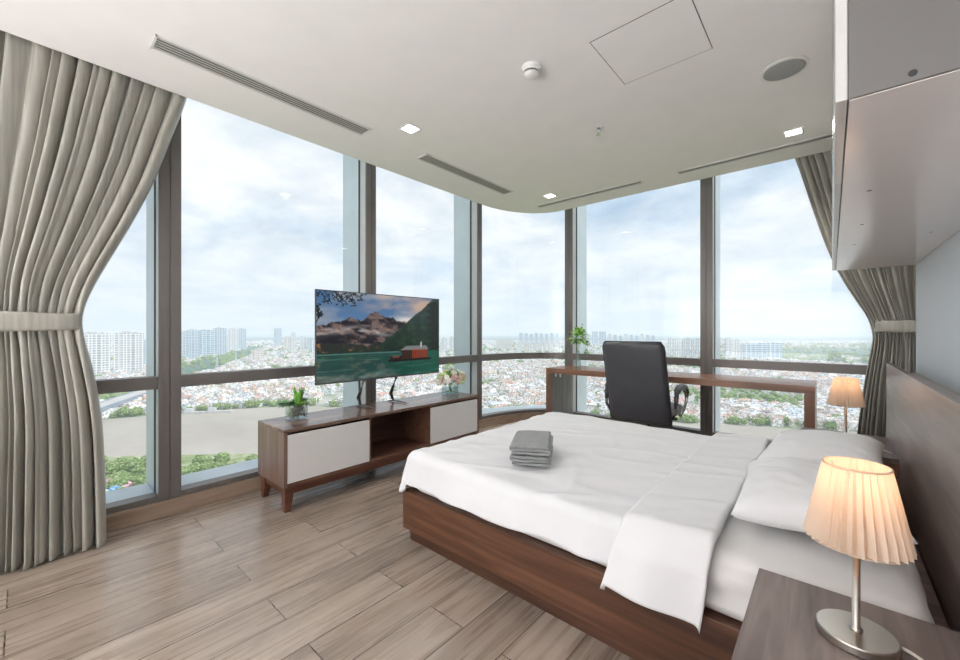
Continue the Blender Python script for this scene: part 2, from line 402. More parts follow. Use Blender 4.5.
w = bpy.data.objects.new('window_4', None); C.objects.link(w); w.location = (*CC, 0); w['kind'] = 'structure'
rstrip(0,.10,Z0,Z1).build('sill_rail', M['frame'], w)
rstrip(.12,.36,Z0,Z1-.006).build('outer_sill', M['fin'], w)
rstrip(0,.10,T0,T1).build('transom', M['frame'], w)
rstrip(.105,.115,Z1,T0+.01).build('lower_pane', M['pane'], w)
rstrip(.105,.115,T1-.01,ZT).build('upper_pane', M['pane'], w)
bay_far(5, -2.55, -1.045); bay_far(6, -.93, XE)
def mullion_left(n, y0, y1):
    w = bpy.data.objects.new('trim_%d' % n, None); C.objects.link(w); w.location = (XW, y0, 0); w['kind'] = 'structure'
    ym = (y0+y1)/2
    m = MB().box(XW+.012,y0,Z0,XW-.008,ym-.003,ZT).box(XW+.012,ym+.003,Z0,XW-.008,y1,ZT).box(XW+.006,ym-.004,Z0,XW-.008,ym+.004,ZT)
    m.build('mullion_face', M['frame'], w, bevel=.002)
    MB().box(XW-.008,y0+.004,Z0,XW-.10,y1-.004,ZT).build('mullion_side', M['frame_side'], w)
    MB().box(XW-.10,y0-.002,Z0,XW-.122,y1+.002,ZT).build('gasket', M['gasket'], w)
    MB().box(XW-.122,y0+.004,Z0,XW-.41,y1-.004,ZT).build('outer_fin', M['fin'], w)
def mullion_far(n, x0, x1):
    w = bpy.data.objects.new('trim_%d' % n, None); C.objects.link(w); w.location = (x0, YW, 0); w['kind'] = 'structure'
    xm = (x0+x1)/2
    m = MB().box(x0,YW-.012,Z0,xm-.003,YW+.008,ZT).box(xm+.003,YW-.012,Z0,x1,YW+.008,ZT).box(xm-.004,YW-.006,Z0,xm+.004,YW+.008,ZT)
    m.build('mullion_face', M['frame'], w, bevel=.002)
    MB().box(x0+.004,YW+.008,Z0,x1-.004,YW+.10,ZT).build('mullion_side', M['frame_side'], w)
    MB().box(x0-.002,YW+.10,Z0,x1+.002,YW+.122,ZT).build('gasket', M['gasket'], w)
    MB().box(x0+.004,YW+.122,Z0,x1-.004,YW+.41,ZT).build('outer_fin', M['fin'], w)
mullion_left(1, .57, .69); mullion_left(2, 2.10, 2.205); mullion_left(3, 3.665, 3.74)
mullion_far(4, -2.66, -2.55); mullion_far(5, -1.045, -.93)

# ------------------------------------------------------------------ ceiling fittings
def vent(name, label, x0, y0, x1, y1, along, zc=HC, n=4):
    t = thing(name, label, 'air vent', ((x0+x1)/2, (y0+y1)/2, zc), 'ceiling air vents')
    z = zc-.001
    MB().box(x0+.008,y0+.008,z-.002,x1-.008,y1-.008,z).build('backing', M['slot'], t)
    f = MB().box(x0,y0,z-.007,x1,y0+.012,z).box(x0,y1-.012,z-.007,x1,y1,z).box(x0,y0,z-.007,x0+.012,y1,z).box(x1-.012,y0,z-.007,x1,y1,z)
    f.build('frame', M['trimwhite'], t, bevel=.001)
    for i in range(n):
        q = (i+.5)/n; h = .0045
        m = MB()
        if along == 'y':
            xx = x0+.012+(x1-x0-.024)*q; m.box(xx-h,y0+.01,z-.006,xx+h,y1-.01,z-.001)
        else:
            yy = y0+.012+(y1-y0-.024)*q; m.box(x0+.01,yy-h,z-.006,x1-.01,yy+h,z-.001)
        m.build('slat', M['vent'], t)
vent('air_vent', 'long slatted grey air vent in the ceiling nearest the left curtain', -2.665,.43,-2.525,1.68,'y',n=5)
vent('air_vent', 'slatted air vent in the ceiling above the potted flowers end of the window', -2.665,2.21,-2.525,3.42,'y',n=5)
vent('air_vent', 'narrow linear air vent in the ceiling over the left part of the desk', -2.62,3.98,-1.40,4.075,'x',n=2)
vent('air_vent', 'narrow linear air vent in the ceiling running up to the white wall cabinet', -1.08,3.98,.12,4.075,'x',n=2)
def downlight(x, y, label):
    t = thing('downlight', label, 'ceiling light', (x,y,HC), 'square recessed ceiling lights')
    a, b = .060, .047
    f = MB()
    for s in ((-a,-a,a,-b),(-a,b,a,a),(-a,-b,-b,b),(b,-b,a,b)): f.box(x+s[0],y+s[1],HC-.006,x+s[2],y+s[3],HC-.0005)
    f.build('frame', M['trimwhite'], t, bevel=.001)
    MB().box(x-b,y-b,HC-.004,x+b,y+b,HC-.001).build('diffuser', M['led'], t)
    return t
d0 = downlight(-2.31,1.86,'lit square ceiling light beside the end of the long left vent')
copy_tree(d0, (-2.31,3.79,HC), 'lit square ceiling light above the rounded window corner')
copy_tree(d0, (-.21,3.77,HC), 'lit square ceiling light nearest the white wall cabinet')
t = thing('smoke_detector','round white smoke detector on the ceiling','smoke detector',(-1.262,1.875,HC))
MB().lathe(-1.262,1.875,[(.03,HC-.001),(.055,HC-.002),(.055,HC-.018),(.046,HC-.026),(.046,HC-.03)],32).build('base',M['trimwhite'],t,smooth=False,bevel=.002)
MB().lathe(-1.262,1.875,[(.038,HC-.03),(.038,HC-.041)],32).build('sensor_slot',M['gap'],t)
MB().lathe(-1.262,1.875,[(.044,HC-.041),(.042,HC-.050),(.028,HC-.058),(.012,HC-.060)],32).build('cap',M['trimwhite'],t,smooth=True)
t = thing('fire_sprinkler','small chrome fire sprinkler hanging from the ceiling','sprinkler',(-1.265,2.75,HC))
MB().lathe(-1.265,2.75,[(.034,HC-.001),(.032,HC-.006),(.012,HC-.008)],24).build('escutcheon',M['trimwhite'],t,smooth=True)
MB().lathe(-1.265,2.75,[(.009,HC-.008),(.009,HC-.03),(.006,HC-.032)],12).build('body',M['chrome'],t,smooth=True)
MB().tube([(-1.265,2.735,HC-.028),(-1.265,2.733,HC-.045),(-1.265,2.75,HC-.058)],.0025,6).tube([(-1.265,2.765,HC-.028),(-1.265,2.767,HC-.045),(-1.265,2.75,HC-.058)],.0025,6).build('yoke',M['chrome'],t)
MB().lathe(-1.265,2.75,[(.018,HC-.058),(.018,HC-.061)],12).build('deflector',M['chrome'],t)
t = thing('ceiling_speaker','round grey ceiling speaker with a white rim','speaker',(-.20,2.83,HC))
MB().lathe(-.20,2.83,[(.112,HC-.001),(.112,HC-.007),(.098,HC-.008)],48).build('rim',M['trimwhite'],t)
MB().lathe(-.20,2.83,[(.097,HC-.008),(.09,HC-.011),(.05,HC-.013),(.001,HC-.0135)],48).build('grille',M['grille'],t,smooth=True)
t = thing('access_panel','flush square access panel in the ceiling','access panel',(-.70,2.14,HC))
x0,x1,y0,y1 = -.931,-.464,1.912,2.376
g = MB()
for s in ((x0,y0,x1,y0+.004),(x0,y1-.004,x1,y1),(x0,y0,x0+.004,y1),(x1-.004,y0,x1,y1)): g.box(s[0],s[1],HC-.0012,s[2],s[3],HC-.0002)
g.build('gap',M['gap'],t)
MB().box(x0+.004,y0+.004,HC-.002,x1-.004,y1-.004,HC-.0002).build('panel',M['ceiling'],t)

# ------------------------------------------------------------------ upper cabinet
t = thing('wall_cabinet','glossy white wall cabinet hung above the headboard','cabinet',(.22,2.43,1.635))
MB().box(.0245,1.02,1.6355,.419,3.85,HC-.001).build('body',M['cab_side'],t)
MB().box(.026,1.026,1.6335,.417,3.848,1.6352).build('underside_panel',M['cab_under'],t)
n = 5; dy = (3.85-1.02)/n
for i in range(n):
    MB().box(.006,1.02+dy*i+.002,1.636,.024,1.02+dy*(i+1)-.002,HC-.012).build('door',M['cab_door'],t,bevel=.002)
for px, py in ((.089,1.72),(.095,2.25),(.088,2.75),(.33,2.62)):
    MB().lathe(px,py,[(.006,1.6325),(.006,1.6334)],12).build('screw_cap',M['gap'],t)
m = MB(); m.v=[]; 
cxh,czh = .107,1.649
ring = [(cxh+.006*cos(2*pi*i/16), 1.0195, czh+.006*sin(2*pi*i/16)) for i in range(16)]
m.add(ring+[(x,1.021,z) for x,y,z in ring], [tuple(range(16))]+[(i,(i+1)%16,(i+1)%16+16,i+16) for i in range(16)])
m.build('cable_hole',M['black'],t)

# ------------------------------------------------------------------ headboard
t = thing('headboard','wide grey brown wooden headboard panel along the right wall','headboard',(.35,2.3,0))
MB().box(.28,.4,0,.305,3.83,.985).build('panel',M['headboard'],t,bevel=.002)
MB().box(.306,.4,0,.419,3.83,.925).build('ledge',M['ledge'],t,label='pale ledge behind the panel')

# ------------------------------------------------------------------ nightstands
def nightstand(y0, label):
    y1 = y0+.60; xa, xb, H = -.16, .279, .5
    t = thing('nightstand', label, 'nightstand', ((xa+xb)/2,(y0+y1)/2,0), 'nightstands beside the bed')
    MB().box(xa,y0,H-.025,xb,y1,H).build('top',M['nightstand'],t,bevel=.0015)
    MB().box(xa+.02,y0,.05,xb,y0+.018,H-.026).box(xa+.02,y1-.018,.05,xb,y1,H-.026).box(xa+.02,y0+.018,.05,xb,y1-.018,.068).box(xb-.01,y0+.018,.068,xb,y1-.018,H-.026).build('carcass',M['nightstand_side'],t)
    MB().box(xa+.04,y0+.02,0,xb-.02,y1-.02,.05).build('plinth',M['nightstand_side'],t)
    for k in range(2):
        z0 = .055+k*.212
        d = MB().box(xa,y0+.002,z0,xa+.018,y1-.002,z0+.200).build('drawer',M['nightstand_side'],t,bevel=.001)
        MB().box(xa-.012,(y0+y1)/2-.06,z0+.17,xa,(y0+y1)/2+.06,z0+.178).build('handle',M['nickel'],d)
    return t
nightstand(.835, 'grey brown nightstand at the near side of the bed, cut by the frame')
nightstand(3.14, 'grey brown nightstand at the far side of the bed, mostly behind the pillows')

# ------------------------------------------------------------------ table lamps
def lamp(x, y, label):
    Z = .5
    t = thing('table_lamp', label, 'lamp', (x,y,Z), 'pleated bedside lamps')
    MB().lathe(x,y,[(.069,Z+.0005),(.071,Z+.003),(.071,Z+.017),(.069,Z+.020),(.0,Z+.0205)],64,cap=False).build('base',M['nickel'],t,smooth=False,bevel=.001)
    MB().lathe(x,y,[(.012,Z+.0205),(.012,Z+.024),(.0075,Z+.026),(.0075,Z+.30)],20).build('pole',M['nickel'],t,smooth=True)
    MB().lathe(x,y,[(.017,Z+.235),(.017,Z+.29)],16).build('socket',M['trimwhite'],t)
    MB().lathe(x,y,[(.010,Z+.29),(.019,Z+.31),(.024,Z+.33),(.018,Z+.35),(.003,Z+.358)],16).build('bulb',M['bulb'],t,smooth=True)
    npl = 30; nn = npl*8
    zb, zt, rb, rt = .722, .895, .087, .057
    def f(u, v):
        a = 2*pi*u; w = 1-v
        r = rb+(rt-rb)*v
        p = (u*npl) % 1.0
        tri = abs(p-.38)/(.38 if p < .38 else .62)       # knife pleat
        r += (.0075*w+.003)*(tri-.5)*1.5
        return (x+r*cos(a), y+r*sin(a), zb+(zt-zb)*v)
    sh = MB().grid(nn, 6, f).build('lamp_shade', M['shade'], t)
    for z, r in ((zt, rt+.001), (zb, rb+.001)):
        tr = MB(); pts=[(x+r*cos(2*pi*i/48), y+r*sin(2*pi*i/48), z) for i in range(49)]
        tr.tube(pts,.0022,6).build('shade_trim', M['shade'], sh)
    for k in range(3):
        a = k*2*pi/3+.3
        MB().tube([(x+.015*cos(a),y+.015*sin(a),Z+.285),(x+rt*cos(a),y+rt*sin(a),zt-.008)],.0012,5).build('spider_arm',M['nickel'],sh)
    l = bpy.data.lights.new('lamp_bulb','POINT'); l.energy = .30; l.color = (1,.66,.44); l.shadow_soft_size = .03
    lo = bpy.data.objects.new('bulb_light', l); C.objects.link(lo); lo.parent = t; lo.location = (0,0,.345+.02)
    return t
lamp(.043,1.25,'lit bedside lamp with pleated cream shade, close in the foreground')
lamp(.071,3.50,'smaller looking lit pleated lamp on the far side of the bed, before the window')
cb = MB(); pts = []
for i in range(25):
    s = i/24; pts.append((.045+.069+s*.16, 1.25+.02-.03*sin(pi*s)-.30*s**1.6, .506+.014*sin(pi*min(1,s*1.25))))
cb.tube(pts,.0022,6); pts2=[(a+.001,b-.006,c) for a,b,c in pts]; cb.tube(pts2,.0022,6)
tag(cb.build('lamp_cable',M['cable'],None,smooth=True),'pale twin power cable trailing from the near lamp over the nightstand','cable')
cb = MB(); cb.tube([(.071+.069+.12*s,3.50-.02-.22*s-.04*sin(3*s),.505+.008*sin(pi*s)) for s in [i/12 for i in range(13)]],.003,6)
tag(cb.build('lamp_cable',M['cable'],None,smooth=True),'pale cable lying on the far nightstand behind the far pillow','cable')

# ------------------------------------------------------------------ bed
BY0, BY1 = 1.44, 3.10
t = thing('bed','low platform bed of dark streaky walnut','bed',(-.8,2.27,0))
MB().box(-1.855,BY0,.07,.275,BY1,.285).build('platform',M['bedwood'],t,bevel=.002)
MB().box(-1.825,BY0+.03,0,.27,BY1-.03,.07).build('plinth',M['cabinet_dark'],t)
def nz(x,y,z=0,s=1.): return noise.noise(Vector((x*s,y*s,z)))
def rbox(x0,x1,y0,y1,z0,z1,nx,ny,nzv,fn,r=.04):
    """closed rounded box as a displaced grid shell"""
    m = MB()
    per = []
    def rr(a,b,u): return a+(b-a)*u
    # profile from bottom edge up the side, over the top to the far side
    def f(u,v):
        # u around plan perimeter-ish: use spherical-like mapping of a superellipsoid
        a = 2*pi*u; e = pi*(v-.5)
        def sg(c,p): return math.copysign(abs(c)**p, c)
        cx,cy,cz=(x0+x1)/2,(y0+y1)/2,(z0+z1)/2
        X = cx+(x1-x0)/2*sg(cos(e),.12)*sg(cos(a),.08); Y = cy+(y1-y0)/2*sg(cos(e),.12)*sg(sin(a),.08); Z = cz+(z1-z0)/2*sg(sin(e),.45)
        return fn(X,Y,Z)
    return m.grid(nx,ny,f)
# mattress with a wrinkled fitted sheet: lofted plan outlines
def mattress():
    x0,x1,y0,y1 = -1.82,.205,1.475,3.065
    levels=[(.287,.012,0),(.30,.0,0),(.33,-.006,1),(.36,.002,1),(.39,-.006,1),(.42,.0,1),(.445,.003,.5),(.462,.012,0),(.474,.03,0),(.479,.06,0)]
    nper=[]; N1,N2=120,90
    for i in range(N1): nper.append((x0+(x1-x0)*i/N1,y0,0,-1))
    for i in range(N2): nper.append((x1,y0+(y1-y0)*i/N2,1,0))
    for i in range(N1): nper.append((x1-(x1-x0)*i/N1,y1,0,1))
    for i in range(N2): nper.append((x0,y1-(y1-y0)*i/N2,-1,0))
    m=MB(); v=[]; n=len(nper); R=.07
    for z,ins,wr in levels:
        for (x,y,a,b) in nper:
            cx=min(max(x,x0+R),x1-R); cy=min(max(y,y0+R),y1-R)
            d=Vector((x-cx,y-cy)); 
            if d.length>0: d=d.normalized()
            w=wr*(.022*noise.noise(Vector((x*2.5,y*2.5,z*34)))+.008*noise.noise(Vector((x*9,y*9,z*60))))
            rr=R-ins+w
            v.append((cx+d.x*rr,cy+d.y*rr,z+wr*.006*noise.noise(Vector((x*3,y*3,5)))))
    f=[]
    for j in range(len(levels)-1):
        for i in range(n):
            k=(i+1)%n; f.append((j*n+i,j*n+k,(j+1)*n+k,(j+1)*n+i))
    f.append(tuple((len(levels)-1)*n+i for i in range(n))); f.append(tuple(range(n-1,-1,-1)))
    return m.add(v,f)
tag(mattress().build('mattress',M['sheet'],None,smooth=True),'mattress in a wrinkled white fitted sheet on the walnut bed','mattress')

def cloth(x0, x1, y0, y1, ztop, dx0, dn, df, lift, nx, ny, seed, foot=True, drape=.4):
    """rectangular cloth on the bed: flat over [x0,x1]x[y0,y1], falling dn at the near side, df far side, dx0 at the foot"""
    R=.055
    def dr(s, L):    # arc length -> (out, down)
        q = R*pi/2
        if s < q: a=s/R; return R*sin(a), R*(1-cos(a))
        e = s-q; return R+.22*e, R+.97*e
    Lx = dx0 if foot else 0
    def f(u,v):
        X = (x0-Lx)+(x1-x0+Lx)*u; Y=(y0-dn)+(y1-y0+dn+df)*v
        sx=max(0,x0-X); syn=max(0,y0-Y); syf=max(0,Y-y1); sy=max(syn,syf)
        bx=max(X,x0); by=min(max(Y,y0),y1)
        sg=-1 if syn>0 else 1
        wob=.022*nz(X*2.2,Y*2.2,seed)+.010*nz(X*6,Y*6,seed+3)
        if sx>0 and sy>0:
            d=max(sx,sy*Lx/(dn if syn>0 else df)); a=atan2(sy,sx); 
            o,dn_=dr(d*(1+.1*sin(2*a)),0); dxn,dyn=cos(a),sin(a)*sg
        elif sx>0: o,dn_=dr(sx,0); dxn,dyn=1,0
        else: o,dn_=dr(sy,0); dxn,dyn=0,sg; 
        k=min(1,dn_/.12)
        along = X if sy>sx else Y
        fold=k*(.014*sin(along*13+3*nz(along*1.3,seed,0)*3)+.010*nz(along*7,seed,2))*drape*2
        o+=fold
        xx=bx-dxn*o; yy=by+dyn*o
        z=ztop-dn_+wob*.35*(1-k*.5)
        # soft creases on the top
        c1=nz(X*1.4+Y*.9,(Y-X*.4)*5.5,seed+7); c2=nz(X*5+Y*2,Y*1.7,seed+9)
        c3=nz(X*2.2-Y*.8,Y*2.5+X,seed+13)
        z+=(1-k)*(.007*(1-abs(c1)*4 if abs(c1)<.25 else 0)+.004*(1-abs(c3)*7 if abs(c3)<.143 else 0)+.006*c2)
        if sx==0 and sy==0: z+=lift
        if k>0: z+=.012*nz(along*4,seed,4)*k
        return (xx,yy,z)
    return MB().grid(nx,ny,f)
dv = thing('duvet','white cotton duvet spread over the bed with its top end folded back','duvet',(-1.05,2.27,.48))
cloth(-1.80,-.55,1.50,3.01,.501,.235,.205,.21,0,150,170,1.3).build('cover',M['duvet'],dv,smooth=True,solid=.014)
def foldlayer():
    base = cloth(-.585,-.285,1.495,3.035,.527,0,.285,.28,0,60,220,1.3,foot=False,drape=.4)
    out=[]
    for (x,y,z) in base.v:
        u=(x+.585)/.30
        # rounded rolled edge on both long sides
        e=min(u,1-u)*.30; r=.02
        dz=0 if e>r else -(r-sqrt(max(0,r*r-(r-e)**2)))
        below=max(0,.5-z)
        y+=(-1 if y<2.2 else 1)*.022*min(1,below/.08)
        xx=x-.22*below*(1-u)*(1)-.10*below*u+.008*nz(y*5,z*5,3)
        out.append((xx,y,z+dz*1.0))
    base.v=out; return base
foldlayer().build('turned_back_end',M['duvet'],dv,smooth=True,solid=.016)

def pillow(cx,cy,cz,a,b,T,tilt,rz,seed,label):
    def f(u,v,s):
        U=2*u-1; V=2*v-1
        q=max(0,(1-abs(U)**2.6))*max(0,(1-abs(V)**2.6))
        th=T*q**.42*s
        X=a*U*(1-.075*(1-V*V)); Y=b*V*(1-.06*(1-U*U))
        th*=1+.10*noise.noise(Vector((U*1.6,V*1.6,seed)))
        if s>0: th+=q**.3*(.008*noise.noise(Vector((U*4+V*2,V*5,seed+4))))
        if s<0: th*=.75
        X2=X*cos(rz)-Y*sin(rz); Y2=X*sin(rz)+Y*cos(rz)
        return (cx+X2*cos(tilt)-th*sin(tilt), cy+Y2, cz+X2*sin(tilt)+th*cos(tilt))
    m=MB(); m.grid(44,54,lambda u,v:f(u,v,1)); m.grid(44,54,lambda u,v:f(u,1-v,-1))
    o=m.build('pillow',M['pillow'],None,smooth=True)
    w=o.modifiers.new('w','WELD'); w.merge_threshold=.0008
    tag(o,label,'pillow','white pillows')
pillow(-.060,1.985,.575,.228,.335,.098,.10,.06,1.0,'plump white pillow nearest the camera, behind the foreground lamp')
pillow(-.035,2.665,.575,.235,.335,.098,.10,-.05,8.0,'plump white pillow on the far half of the bed')

# ------------------------------------------------------------------ folded towels on the duvet
def towel(z0, label, seed, h=.052):
    ang=radians(29); cx,cy=-1.225,1.83
    W,D=.205,.33
    m=MB(); layers=3; th=h/layers
    # folded cloth: a flat rounded ribbon snaking in the width-height plane
    prof=[]
    for k in range(layers):
        zc=th*(k+.5); xs=[-W/2+th*.5+(W-th)*i/14 for i in range(15)]
        if k%2: xs=xs[::-1]
        prof+= [(x,zc) for x in xs]
        if k<layers-1:
            sx=1 if k%2==0 else -1
            for q in (-.25,0.25):
                prof.append((sx*(W/2-th*.1),zc+th*(.5+q)))
    ND=16; t=th*.46
    rows=[]
    for j in range(ND+1):
        d=-D/2+D*j/ND
        row=[]
        for (x,z) in prof:
            n1=.007*noise.noise(Vector((x*14,d*6,seed+z*30)))
            edge=.004*noise.noise(Vector((x*20,seed,z*90))) if j in (0,ND) else 0
            taper=1-.06*abs(d/(D/2))**4
            row.append((x*(1+.02*noise.noise(Vector((z*60,d*3,seed)))),d+edge*3,z0+t*.3+z*taper+n1*(z/h+.2)))
        rows.append(row)
    n=len(prof)
    v=[p for r in rows for p in r]; f=[(j*n+i,j*n+i+1,(j+1)*n+i+1,(j+1)*n+i) for j in range(ND) for i in range(n-1)]
    v=[(cx+x*cos(ang)-y*sin(ang),cy+x*sin(ang)+y*cos(ang),z) for x,y,z in v]
    m.add(v,f); o=m.build('folded_towel',M['towel'],None,smooth=True)
    s=o.modifiers.new('s','SOLIDIFY'); s.thickness=th*.86; s.offset=0
    s=o.modifiers.new('u','SUBSURF'); s.levels=1; s.render_levels=1
    tag(o,label,'towel','folded grey towels on the duvet')
towel(.512,'folded grey towel at the bottom of the small stack on the bed',2.0)
towel(.567,'folded grey towel lying on top of the other on the bed',9.0)

# ------------------------------------------------------------------ TV console
CX0,CX1,CY0,CY1,CH = -3.13,-2.69,1.12,3.05,.55
t = thing('media_console','long low walnut media console with two white doors','console',((CX0+CX1)/2,(CY0+CY1)/2,0))
MB().box(CX0,CY0,CH-.0225,CX1,CY1,CH).build('top',M['console_top'],t,bevel=.002)
for y in (CY0, CY1-.022): MB().box(CX0,y,.165,CX1,y+.022,CH-.023).build('side_panel',M['walnut_z'],t,bevel=.001)
MB().box(CX0,CY0+.022,.165,CX1-.002,CY1-.022,.187).build('bottom_panel',M['console_in'],t)
MB().box(CX0,CY0+.022,.187,CX0+.012,CY1-.022,CH-.023).build('back_panel',M['console_in'],t)
for y in (1.765, 2.395): MB().box(CX0+.012,y,.187,CX1-.004,y+.02,CH-.023).build('divider',M['console_in'],t)
for y0,y1 in ((CY0+.026,1.768),(2.397,CY1-.026)): MB().box(CX1-.020,y0,.190,CX1-.001,y1,CH-.040).build('door',M['white_door'],t,bevel=.0015,label='white flap door')
fr = MB(); a=.02
fr.box(CX1-.04,CY0+.04,.112,CX1-.018,CY1-.04,.1645).box(CX0+.03,CY0+.04,.112,CX0+.05,CY1-.04,.1645).box(CX0+.03,CY0+.02,.112,CX1-.018,CY0+.04,.1645).box(CX0+.03,CY1-.04,.112,CX1-.018,CY1-.02,.1645)
fr.build('apron',M['leg_red'],t,bevel=.001)
def taper_leg(x,y,sx,sy):
    w0,w1=.072,.036
    x1=x+sx*w0; y1=y+sy*w0; xx=x+sx*w1; yy=y+sy*w1
    q=lambda A,B:(min(A,B),max(A,B))
    (a0,a1),(b0,b1)=q(x,x1),q(y,y1); (c0,c1),(d0,d1)=q(x,xx),q(y,yy)
    return MB().add([(c0,d0,0),(c1,d0,0),(c1,d1,0),(c0,d1,0),(a0,b0,.1645),(a1,b0,.1645),(a1,b1,.1645),(a0,b1,.1645)],[(3,2,1,0),(4,5,6,7),(0,1,5,4),(1,2,6,5),(2,3,7,6),(3,0,4,7)])
for x,sx in ((CX0+.025,1),(CX1-.012,-1)):
    for y,sy in ((CY0+.012,1),(CY1-.012,-1)): taper_leg(x,y,sx,sy).build('leg',M['leg_red'],t,bevel=.002)

# ------------------------------------------------------------------ TV with a lake and mountain picture
def tv_picture(nx=520, ny=300):
    rng=np.random.RandomState(3)
    X,Y=np.meshgrid(np.linspace(0,1,nx+1),np.linspace(0,1,ny+1))   # Y up
    def vn(x,y,seed,oct=5):
        out=np.zeros_like(x); amp=1; tot=0
        for o in range(oct):
            r=np.random.RandomState(seed+o); G=r.rand(80,80); f=2**o
            xi=(x*f)%79; yi=(y*f)%79; i=xi.astype(int); j=yi.astype(int); a=xi-i; b=yi-j
            a=a*a*(3-2*a); b=b*b*(3-2*b); i2=(i+1)%80; j2=(j+1)%80
            out+=amp*((G[j,i]*(1-a)+G[j,i2]*a)*(1-b)+(G[j2,i]*(1-a)+G[j2,i2]*a)*b); tot+=amp; amp*=.55
        return out/tot
    def mix(a,b,t): t=np.clip(t,0,1)[...,None]; return a*(1-t)+b*t
    col=lambda *c: np.ones(X.shape+(3,))*np.array(c)
    WL=.30
    def upper(x,y):
        n=vn(x*3,y*5,11); c=mix(col(.13,.22,.36),col(.07,.16,.30),(y-.6)*2.5)
        c=mix(c,col(.33,.35,.38),(n-.42)*3.2)
        c=mix(c,col(.50,.40,.33),(vn(x*4+9,y*7,31)-.55)*5*np.clip(x*1.5-.3,0,1))
        # pinkish cloud upper right, white cloud right above the peak
        c=mix(c,col(.48,.36,.30),1.4*np.exp(-((x-.84)/.13)**2-((y-.88)/.10)**2)*(.4+vn(x*9,y*9,5)))
        c=mix(c,col(.60,.57,.54),1.5*np.exp(-((x-.68)/.09)**2-((y-.70)/.045)**2)*(.4+vn(x*9,y*9,6)))
        # main massif
        ridge=.66+.13*np.exp(-((x-.42)/.11)**2)+.075*np.exp(-((x-.22)/.07)**2)+.05*np.exp(-((x-.60)/.08)**2)-.03*np.abs(x-.4)+.06*(vn(x*16,x*0,21)-.5)*2
        rk=vn(x*14+y*5,y*16,41); rk2=vn(x*30,y*26,47)
        rg=1-np.abs(2*rk-1)*2.2; m=mix(col(.015,.014,.024),col(.19,.14,.13),(rk-.40)*4.2); m=mix(m,col(.32,.215,.17),(rk2-.55)*4*np.clip((rk-.4)*5,0,1)); m=mix(m,col(.012,.012,.02),(rg-.72)*2.2)
        c=mix(c,m,(ridge-y)*90)
        # mist band
        mist=np.exp(-((y-.545-.03*np.sin(x*7))/.035)**2)*(x<.62)*np.clip((.60-x)*6,0,1)
        c=mix(c,col(.58,.55,.53),1.5*mist*(vn(x*8,y*16,61)-.34)*2)
        # lower foothills: orange larches and dark woods
        h2=.45-.14*x+.05*(vn(x*10,x*0,71)-.5)*2
        f=mix(col(.025,.035,.03),col(.36,.19,.07),(vn(x*22,y*22,81)-.48)*4*np.clip(1.1-x*2.3,0,1)+(vn(x*22,y*22,82)-.62)*3*np.clip(1.3-x*2,0,1))
        c=mix(c,f,(h2-y)*60)
        c=mix(c,col(.01,.045,.025),(.335+.012*np.sin(x*80)-y)*60)
        # dark wooded slope on the right
        s=.40+ (x-.46)*1.25 + .02*(vn(x*20,x*0,91)-.5)*2
        s=np.where(x>.46,s,.33)
        g=mix(col(.008,.03,.022),col(.035,.085,.04),(vn(x*24,y*18,95)-.42)*2.2)
        g=mix(g,col(.06,.09,.11),np.clip((y-.62)*3,0,.45)*(vn(x*16,y*16,96)))
        c=mix(c,g,(s-y)*60)
        c=mix(c,col(.006,.018,.010),np.clip((x-.885+.02*np.sin(y*70)-.03*(1-y))*60,0,1)*(y<.97-.6*np.abs(x-.96)))
        return c
    img=upper(X,Y)
    yr=WL+(WL-Y)*.95
    rx=X+.004*np.sin(Y*260)
    refl=upper(rx,np.clip(yr,WL,1))
    lake=mix(refl*.72,col(.02,.15,.12),np.full_like(X,.42)); lake=mix(lake,col(.01,.11,.07),np.clip((X-.55)*2,0,.8))
    lake=mix(lake,col(.10,.22,.20),(vn(X*5,Y*50,7)-.6)*3)
    img=np.where((Y<WL)[...,None],lake,img)
    img=mix(img,col(.16,.30,.30),np.exp(-((Y-WL)/.006)**2)*(X<.62)*.7)
    # boathouse
    def rect(x0,x1,y0,y1,c,sl=0):
        yy=Y-sl*(X-x0); mk=(X>x0)&(X<x1)&(yy>y0)&(yy<y1); img[mk]=np.array(c)
    rect(.52,.92,.175,.205,(.012,.012,.012))
    rect(.64,.88,.20,.33,(.035,.018,.012)); rect(.735,.88,.205,.315,(.25,.05,.018),.02)
    for k in range(6): rect(.745+k*.023,.752+k*.023,.21,.30,(.10,.03,.015),.02)
    rect(.64,.735,.205,.30,(.05,.022,.015))
    mk=(Y>.315)&(Y<.37)&(X>.625+(Y-.315)*1.1)&(X<.90-(Y-.315)*.5); img[mk]=np.array((.10,.095,.09))
    mk2=mk&(((X*40+Y*25)%1)<.45); img[mk2]=np.array((.34,.34,.34))
    rect(.815,.83,.35,.42,(.40,.42,.42)); rect(.54,.64,.195,.245,(.03,.015,.012)); rect(.56,.62,.225,.245,(.20,.07,.04))
    for k in range(8): rect(.66+k*.033,.664+k*.033,.14,.19,(.01,.012,.01))
    # overhanging branches at the upper left
    def dash(x0,y0,x1,y1,w):
        d=np.hypot(x1-x0,(y1-y0)*.58); t=np.clip(((X-x0)*(x1-x0)+(Y-y0)*(y1-y0)*.3364)/(d*d+1e-9),0,1)
        dd=np.hypot(X-x0-t*(x1-x0),(Y-y0-t*(y1-y0))*.58); img[dd<w]=np.array((.008,.012,.012))
    for k in range(9):
        x0=.02+.03*k; x1=x0+.03+rng.rand()*.05; y1=.93-rng.rand()*.10; dash(x0,1.0,x1,y1,.0025)
        for q in range(9):
            px=x0+(x1-x0)*rng.rand()+rng.randn()*.018; py=1-(1-y1)*rng.rand()+rng.randn()*.018; dash(px,py,px+rng.randn()*.010,py+rng.randn()*.015,.0035)
